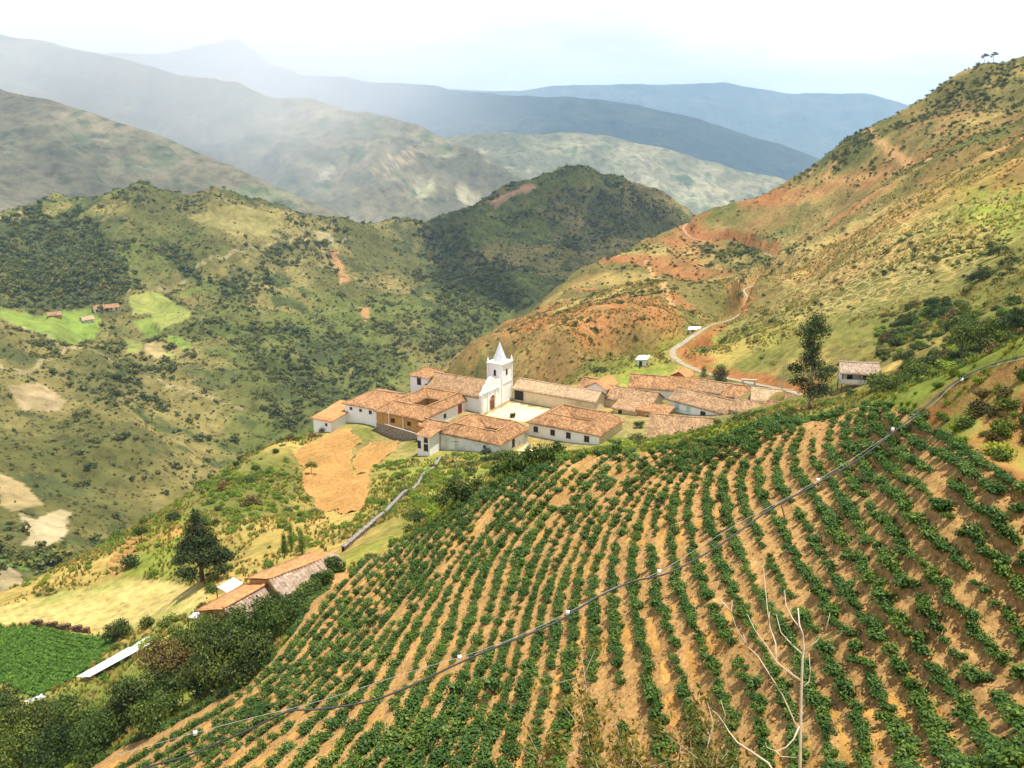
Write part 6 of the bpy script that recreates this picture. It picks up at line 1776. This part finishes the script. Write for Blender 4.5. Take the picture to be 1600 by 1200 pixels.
def stick(pa, pb, r, label, mat, name="fence_stick", cat="stick"):
    a = hit1(*pa, 16); dep_ = a[1] * CT - a[2] * ST
    b = np.array(D(*pb, dep_ * 0.995))
    mb = MB(); dv = b - a; mb.tube([tuple(a - dv * 0.12 - (0, 0, 0.05)), tuple(a + dv * .5 + (0.02, 0, 0.01)), tuple(b)], [r, r * .9, r * .7], 6)
    tag(mb.build(name, mat), label, cat)
stick((1083, 712), (1071, 683), 0.055, "dark leaning stick at the top of field by straw coloured roof", M_WOOD)
stick((1227, 818), (1221, 790), 0.035, "dark leaning stick under the black cable", M_WOOD)
stick((1193, 920), (1195, 888), 0.02, "pale thin stick among the middle crop rows", M_PALEBARK)

# bare sapling
SD = 11.5
def sp(u_, v_, d_): return np.array(D(u_, v_, d_))
base = sp(1249, 1262, SD)
gz_ = float(hG(np.array([base[0]]), np.array([base[1]]))[0])
root = empty("bare_sapling", (base[0], base[1], gz_), "leafless pale sapling standing in front of the crop rows", "sapling")
off = np.array([base[0], base[1], gz_])
def branch(px, r0, r1, name):
    P = [np.array(D(*q)) - off for q in px]
    n = len(P); mb = MB()
    mb.tube([tuple(q) for q in P], list(np.linspace(r0, r1, n)), 6)
    return mb.build(name, M_PALEBARK, root, smooth=True)
mbx = branch([(1249, 1262, SD), (1250, 1195, SD), (1251, 1140, SD), (1252, 1080, SD), (1254, 1030, SD), (1256, 1015, SD), (1254, 990, SD), (1249, 975, SD), (1247, 950, SD + .1)], 0.024, 0.008, 'trunk')
mb = MB(); mb.tube([(0, 0, -0.3), tuple(base - off)], [0.032, 0.024], 6); mb.build('trunk', M_PALEBARK, root)
for px in [[(1256, 1017, SD), (1275, 1003, SD), (1290, 985, SD - .1), (1297, 958, SD - .2)], [(1249, 980, SD), (1238, 966, SD + .1), (1228, 945, SD + .2), (1226, 922, SD + .3)],
           [(1254, 1022, SD), (1238, 1008, SD + .1), (1220, 988, SD + .2), (1213, 960, SD + .3)], [(1252, 1065, SD), (1232, 1050, SD - .1), (1214, 1035, SD - .1), (1200, 1012, SD), (1180, 985, SD + .1), (1168, 960, SD + .2)],
           [(1252, 1063, SD), (1240, 1055, SD), (1228, 1042, SD)], [(1213, 1034, SD), (1212, 1005, SD + .2), (1203, 980, SD + .3), (1199, 950, SD + .4), (1196, 920, SD + .5), (1193, 888, SD + .6)], [(1201, 975, SD + .3), (1203, 955, SD + .3)],
           [(1250, 1150, SD), (1238, 1120, SD), (1222, 1085, SD), (1200, 1050, SD), (1184, 1025, SD + .1), (1168, 1010, SD + .1), (1150, 980, SD + .2), (1143, 958, SD + .2), (1144, 938, SD + .3)], [(1143, 957, SD + .2), (1133, 945, SD + .2), (1124, 934, SD + .3)], [(1168, 1010, SD + .1), (1161, 990, SD + .1)],
           [(1256, 1072, SD), (1264, 1066, SD), (1266, 1050, SD), (1264, 1020, SD)], [(1249, 1135, SD), (1240, 1155, SD - .1), (1228, 1168, SD - .1), (1213, 1174, SD - .1), (1198, 1168, SD - .1), (1196, 1160, SD - .1)],
           [(1213, 1174, SD - .1), (1220, 1182, SD - .1), (1245, 1184, SD)]]:
    branch(px, 0.011, 0.003, 'branch')
# second bare stem, lower left of it
base = sp(1215, 1215, 11.0); gz_ = float(hG(np.array([base[0]]), np.array([base[1]]))[0]); off = np.array([base[0], base[1], gz_])
root = empty("dry_sapling", tuple(off), "thin leafless sapling arching left of the taller pale sapling", "sapling")
branch([(1240, 1300, 10.9), (1215, 1215, 11.0), (1200, 1192, 11.0), (1175, 1175, 11.1), (1152, 1160, 11.1), (1138, 1142, 11.2), (1131, 1130, 11.2), (1120, 1115, 11.2), (1113, 1110, 11.2)], 0.016, 0.004, 'trunk')
branch([(1131, 1131, 11.2), (1133, 1115, 11.2), (1126, 1094, 11.2)], 0.007, 0.003, 'branch')
mb = MB(); mb.tube([(0, 0, -0.3), tuple(np.array(D(1240, 1300, 10.9)) - off)], [0.02, 0.016], 6); mb.build('stem_base', M_PALEBARK, root)
# dry brush at the bottom
r_ = np.random.default_rng(41)
def brush(name, label, cu, cv, d_, n_tw, spread, leafm, nleaf, seed):
    r_ = np.random.default_rng(seed)
    b_ = np.array(D(cu, cv, d_)); gz_ = float(hG(np.array([b_[0]]), np.array([b_[1]]))[0])
    spread = spread + max(0.0, float(b_[2]) - gz_) * 1.0
    b_[2] = gz_ - 0.05
    root = empty(name, tuple(b_), label, "shrub")
    mb = MB(); tips = []
    for i in range(n_tw):
        a = r_.uniform(0, 6.28); l = spread * r_.uniform(0.5, 1.1); el = r_.uniform(0.45, 1.35)
        dv = np.array([math.cos(a) * math.cos(el), math.sin(a) * math.cos(el), math.sin(el)]) * l
        p1 = dv * 0.4 + r_.normal(size=3) * 0.06; p2 = dv * 0.75 + r_.normal(size=3) * 0.1 + (0, 0, 0.05); p3 = dv + r_.normal(size=3) * 0.12
        mb.tube([(0, 0, 0), tuple(p1), tuple(p2), tuple(p3)], [0.016, 0.012, 0.008, 0.003], 5)
        for j in range(3):
            t_ = p1 + (p3 - p1) * r_.uniform(0.1, 0.9); e_ = t_ + r_.normal(size=3) * 0.18 * spread + (0, 0, 0.05)
            mb.tube([tuple(t_), tuple((t_ + e_) / 2 + r_.normal(size=3) * 0.02), tuple(e_)], [0.007, 0.005, 0.002], 4); tips += [t_, e_]
        tips += [p2, p3]
    mb.build('twigs', M_TWIG, root, smooth=True)
    tips = np.array(tips); c_ = tips[r_.integers(0, len(tips), nleaf)] + r_.normal(size=(nleaf, 3)) * 0.10
    V, F = leaf_quads(c_, r_.normal(size=(nleaf, 3)) + (0, 0, 0.5), r_.uniform(0.6, 1.3, nleaf) * 0.050, r_, 0.45)
    mesh_np('foliage', V, F, leafm, parent=root)
M_TWIG = mat_plain("grey_brown_twig", (0.36, 0.28, 0.20), 0.25, 9.0)
L_DRY = mat_leaf("dry_brush_leaf", [(0.10, 0.085, 0.018), (0.16, 0.13, 0.03), (0.085, 0.105, 0.025)], 0.25)
brush("dry_shrub", "dry twiggy shrub with olive leaves at the bottom of view", 890, 1205, 13.5, 14, 1.3, L_DRY, 2600, 1)
brush("dry_shrub", "dry olive shrub just right of the twiggy one at bottom", 1010, 1205, 12.5, 10, 1.0, L_DRY, 2600, 2)
brush("dry_shrub", "small dry shrub left of the bare sapling at bottom edge", 1075, 1215, 11.8, 9, 0.8, L_DRY, 2200, 3)
# ------------------------------------------------------------------ unseen cloud, placed overhead for its shade on the rounded hill
m_cl, nt, b = new_mat("shade_cloud")
b.inputs['Base Color'].default_value = (0.9, 0.9, 0.9, 1)
tp = nt.nodes.new('ShaderNodeBsdfTransparent'); mx = nt.nodes.new('ShaderNodeMixShader'); mx.inputs[0].default_value = 0.55   # part transparent, to lighten the shade it casts
nt.links.new(b.outputs[0], mx.inputs[1]); nt.links.new(tp.outputs[0], mx.inputs[2]); nt.links.new(mx.outputs[0], nt.nodes['Material Output'].inputs['Surface'])
def cloud(target, rx, ry, label, seed, t=3200):
    c_ = np.array(target, float) + np.array(SUN_DIR) * t
    bm = bmesh.new(); bmesh.ops.create_icosphere(bm, subdivisions=4, radius=1)
    V = np.array([v_.co[:] for v_ in bm.verts])
    k = 1 + 0.28 * fbm(V[:, 0] * 3 + seed, V[:, 1] * 3 + V[:, 2] * 2, 1.0, 4, 400 + seed)
    for v_, p_, kk in zip(bm.verts, V, k):
        v_.co = (p_[0] * rx * kk, p_[1] * ry * kk, max(p_[2], -0.25) * min(rx, ry) * 0.5 * kk)
    me = bpy.data.meshes.new("cloud"); bm.to_mesh(me); bm.free(); me.materials.append(m_cl)
    me.polygons.foreach_set('use_smooth', np.ones(len(me.polygons), bool))
    o = link(bpy.data.objects.new("cloud", me)); o.location = tuple(c_)
    return tag(o, label, kind='stuff')
cloud((110, 1150, -130), 215, 270, "unseen cloud placed overhead to shade the rounded hill", 1)
# ------------------------------------------------------------------ air
def haze_box(name, lo, hi, dens, col, aniso, label):
    mb = MB()
    mb.box(lo, (hi[0] - lo[0], 0, 0), (0, hi[1] - lo[1], 0), (0, 0, hi[2] - lo[2]))
    m = bpy.data.materials.new(name + "_air")
    m.use_nodes = True
    nt = m.node_tree
    nt.nodes.clear()
    out = nt.nodes.new('ShaderNodeOutputMaterial')
    pv = nt.nodes.new('ShaderNodeVolumePrincipled')
    pv.inputs['Color'].default_value = (*col, 1)
    pv.inputs['Density'].default_value = dens
    pv.inputs['Anisotropy'].default_value = aniso
    nt.links.new(pv.outputs[0], out.inputs['Volume'])
    return tag(mb.build(name, m), label, kind='stuff')
haze_box("haze", (-16500, -2800, -760), (16500, 15000, 740), 0.000078, (0.45, 0.69, 1.0), 0.0, "thin blue haze filling the air over the valleys")

def mist(px, d, r, dens, label, seed):
    """soft bank of mist: thick in the middle, thinning to nothing at its edge"""
    c_ = np.array(D(px[0], px[1], d))
    bm = bmesh.new(); bmesh.ops.create_icosphere(bm, subdivisions=4, radius=1)
    me = bpy.data.meshes.new("mist"); bm.to_mesh(me); bm.free()
    m = bpy.data.materials.new("mist_air"); m.use_nodes = True
    nt = m.node_tree; nt.nodes.clear()
    out = nt.nodes.new('ShaderNodeOutputMaterial'); pv = nt.nodes.new('ShaderNodeVolumePrincipled')
    pv.inputs['Color'].default_value = (0.98, 0.99, 1.0, 1)
    tc = nt.nodes.new('ShaderNodeTexCoord')
    ln = nt.nodes.new('ShaderNodeVectorMath'); ln.operation = 'LENGTH'
    nt.links.new(tc.outputs['Object'], ln.inputs[0])
    rp = ramp(nt, ln.outputs['Value'], [(0.0, 1.0), (0.45, 0.55), (0.75, 0.16), (0.98, 0.0)])
    nz = node(nt, 'ShaderNodeTexNoise', Scale=2.2 + 0.3 * seed, Detail=3.0)
    nt.links.new(tc.outputs['Object'], nz.inputs['Vector'])
    k = ramp(nt, nz.outputs['Fac'], [(0.3, 0.35), (0.7, 1.0)])
    m1 = nt.nodes.new('ShaderNodeMath'); m1.operation = 'MULTIPLY'; nt.links.new(rp, m1.inputs[0]); nt.links.new(k, m1.inputs[1])
    m2 = nt.nodes.new('ShaderNodeMath'); m2.operation = 'MULTIPLY'; nt.links.new(m1.outputs[0], m2.inputs[0]); m2.inputs[1].default_value = dens
    nt.links.new(m2.outputs[0], pv.inputs['Density'])
    nt.links.new(pv.outputs[0], out.inputs['Volume'])
    me.materials.append(m)
    o = link(bpy.data.objects.new("mist", me)); o.location = tuple(c_); o.scale = r
    tag(o, label, kind='stuff')
mist((110, 85), 3150, (1500, 500, 620), 0.0028, "pale rain mist veiling the misty mountain top at left", 1)
mist((390, 130), 5000, (1900, 700, 850), 0.0030, "pale mist hiding the peak behind the misty mountain", 2)
mist((420, 200), 2750, (560, 300, 450), 0.0016, "thin rain curtain over the valley at left", 3)
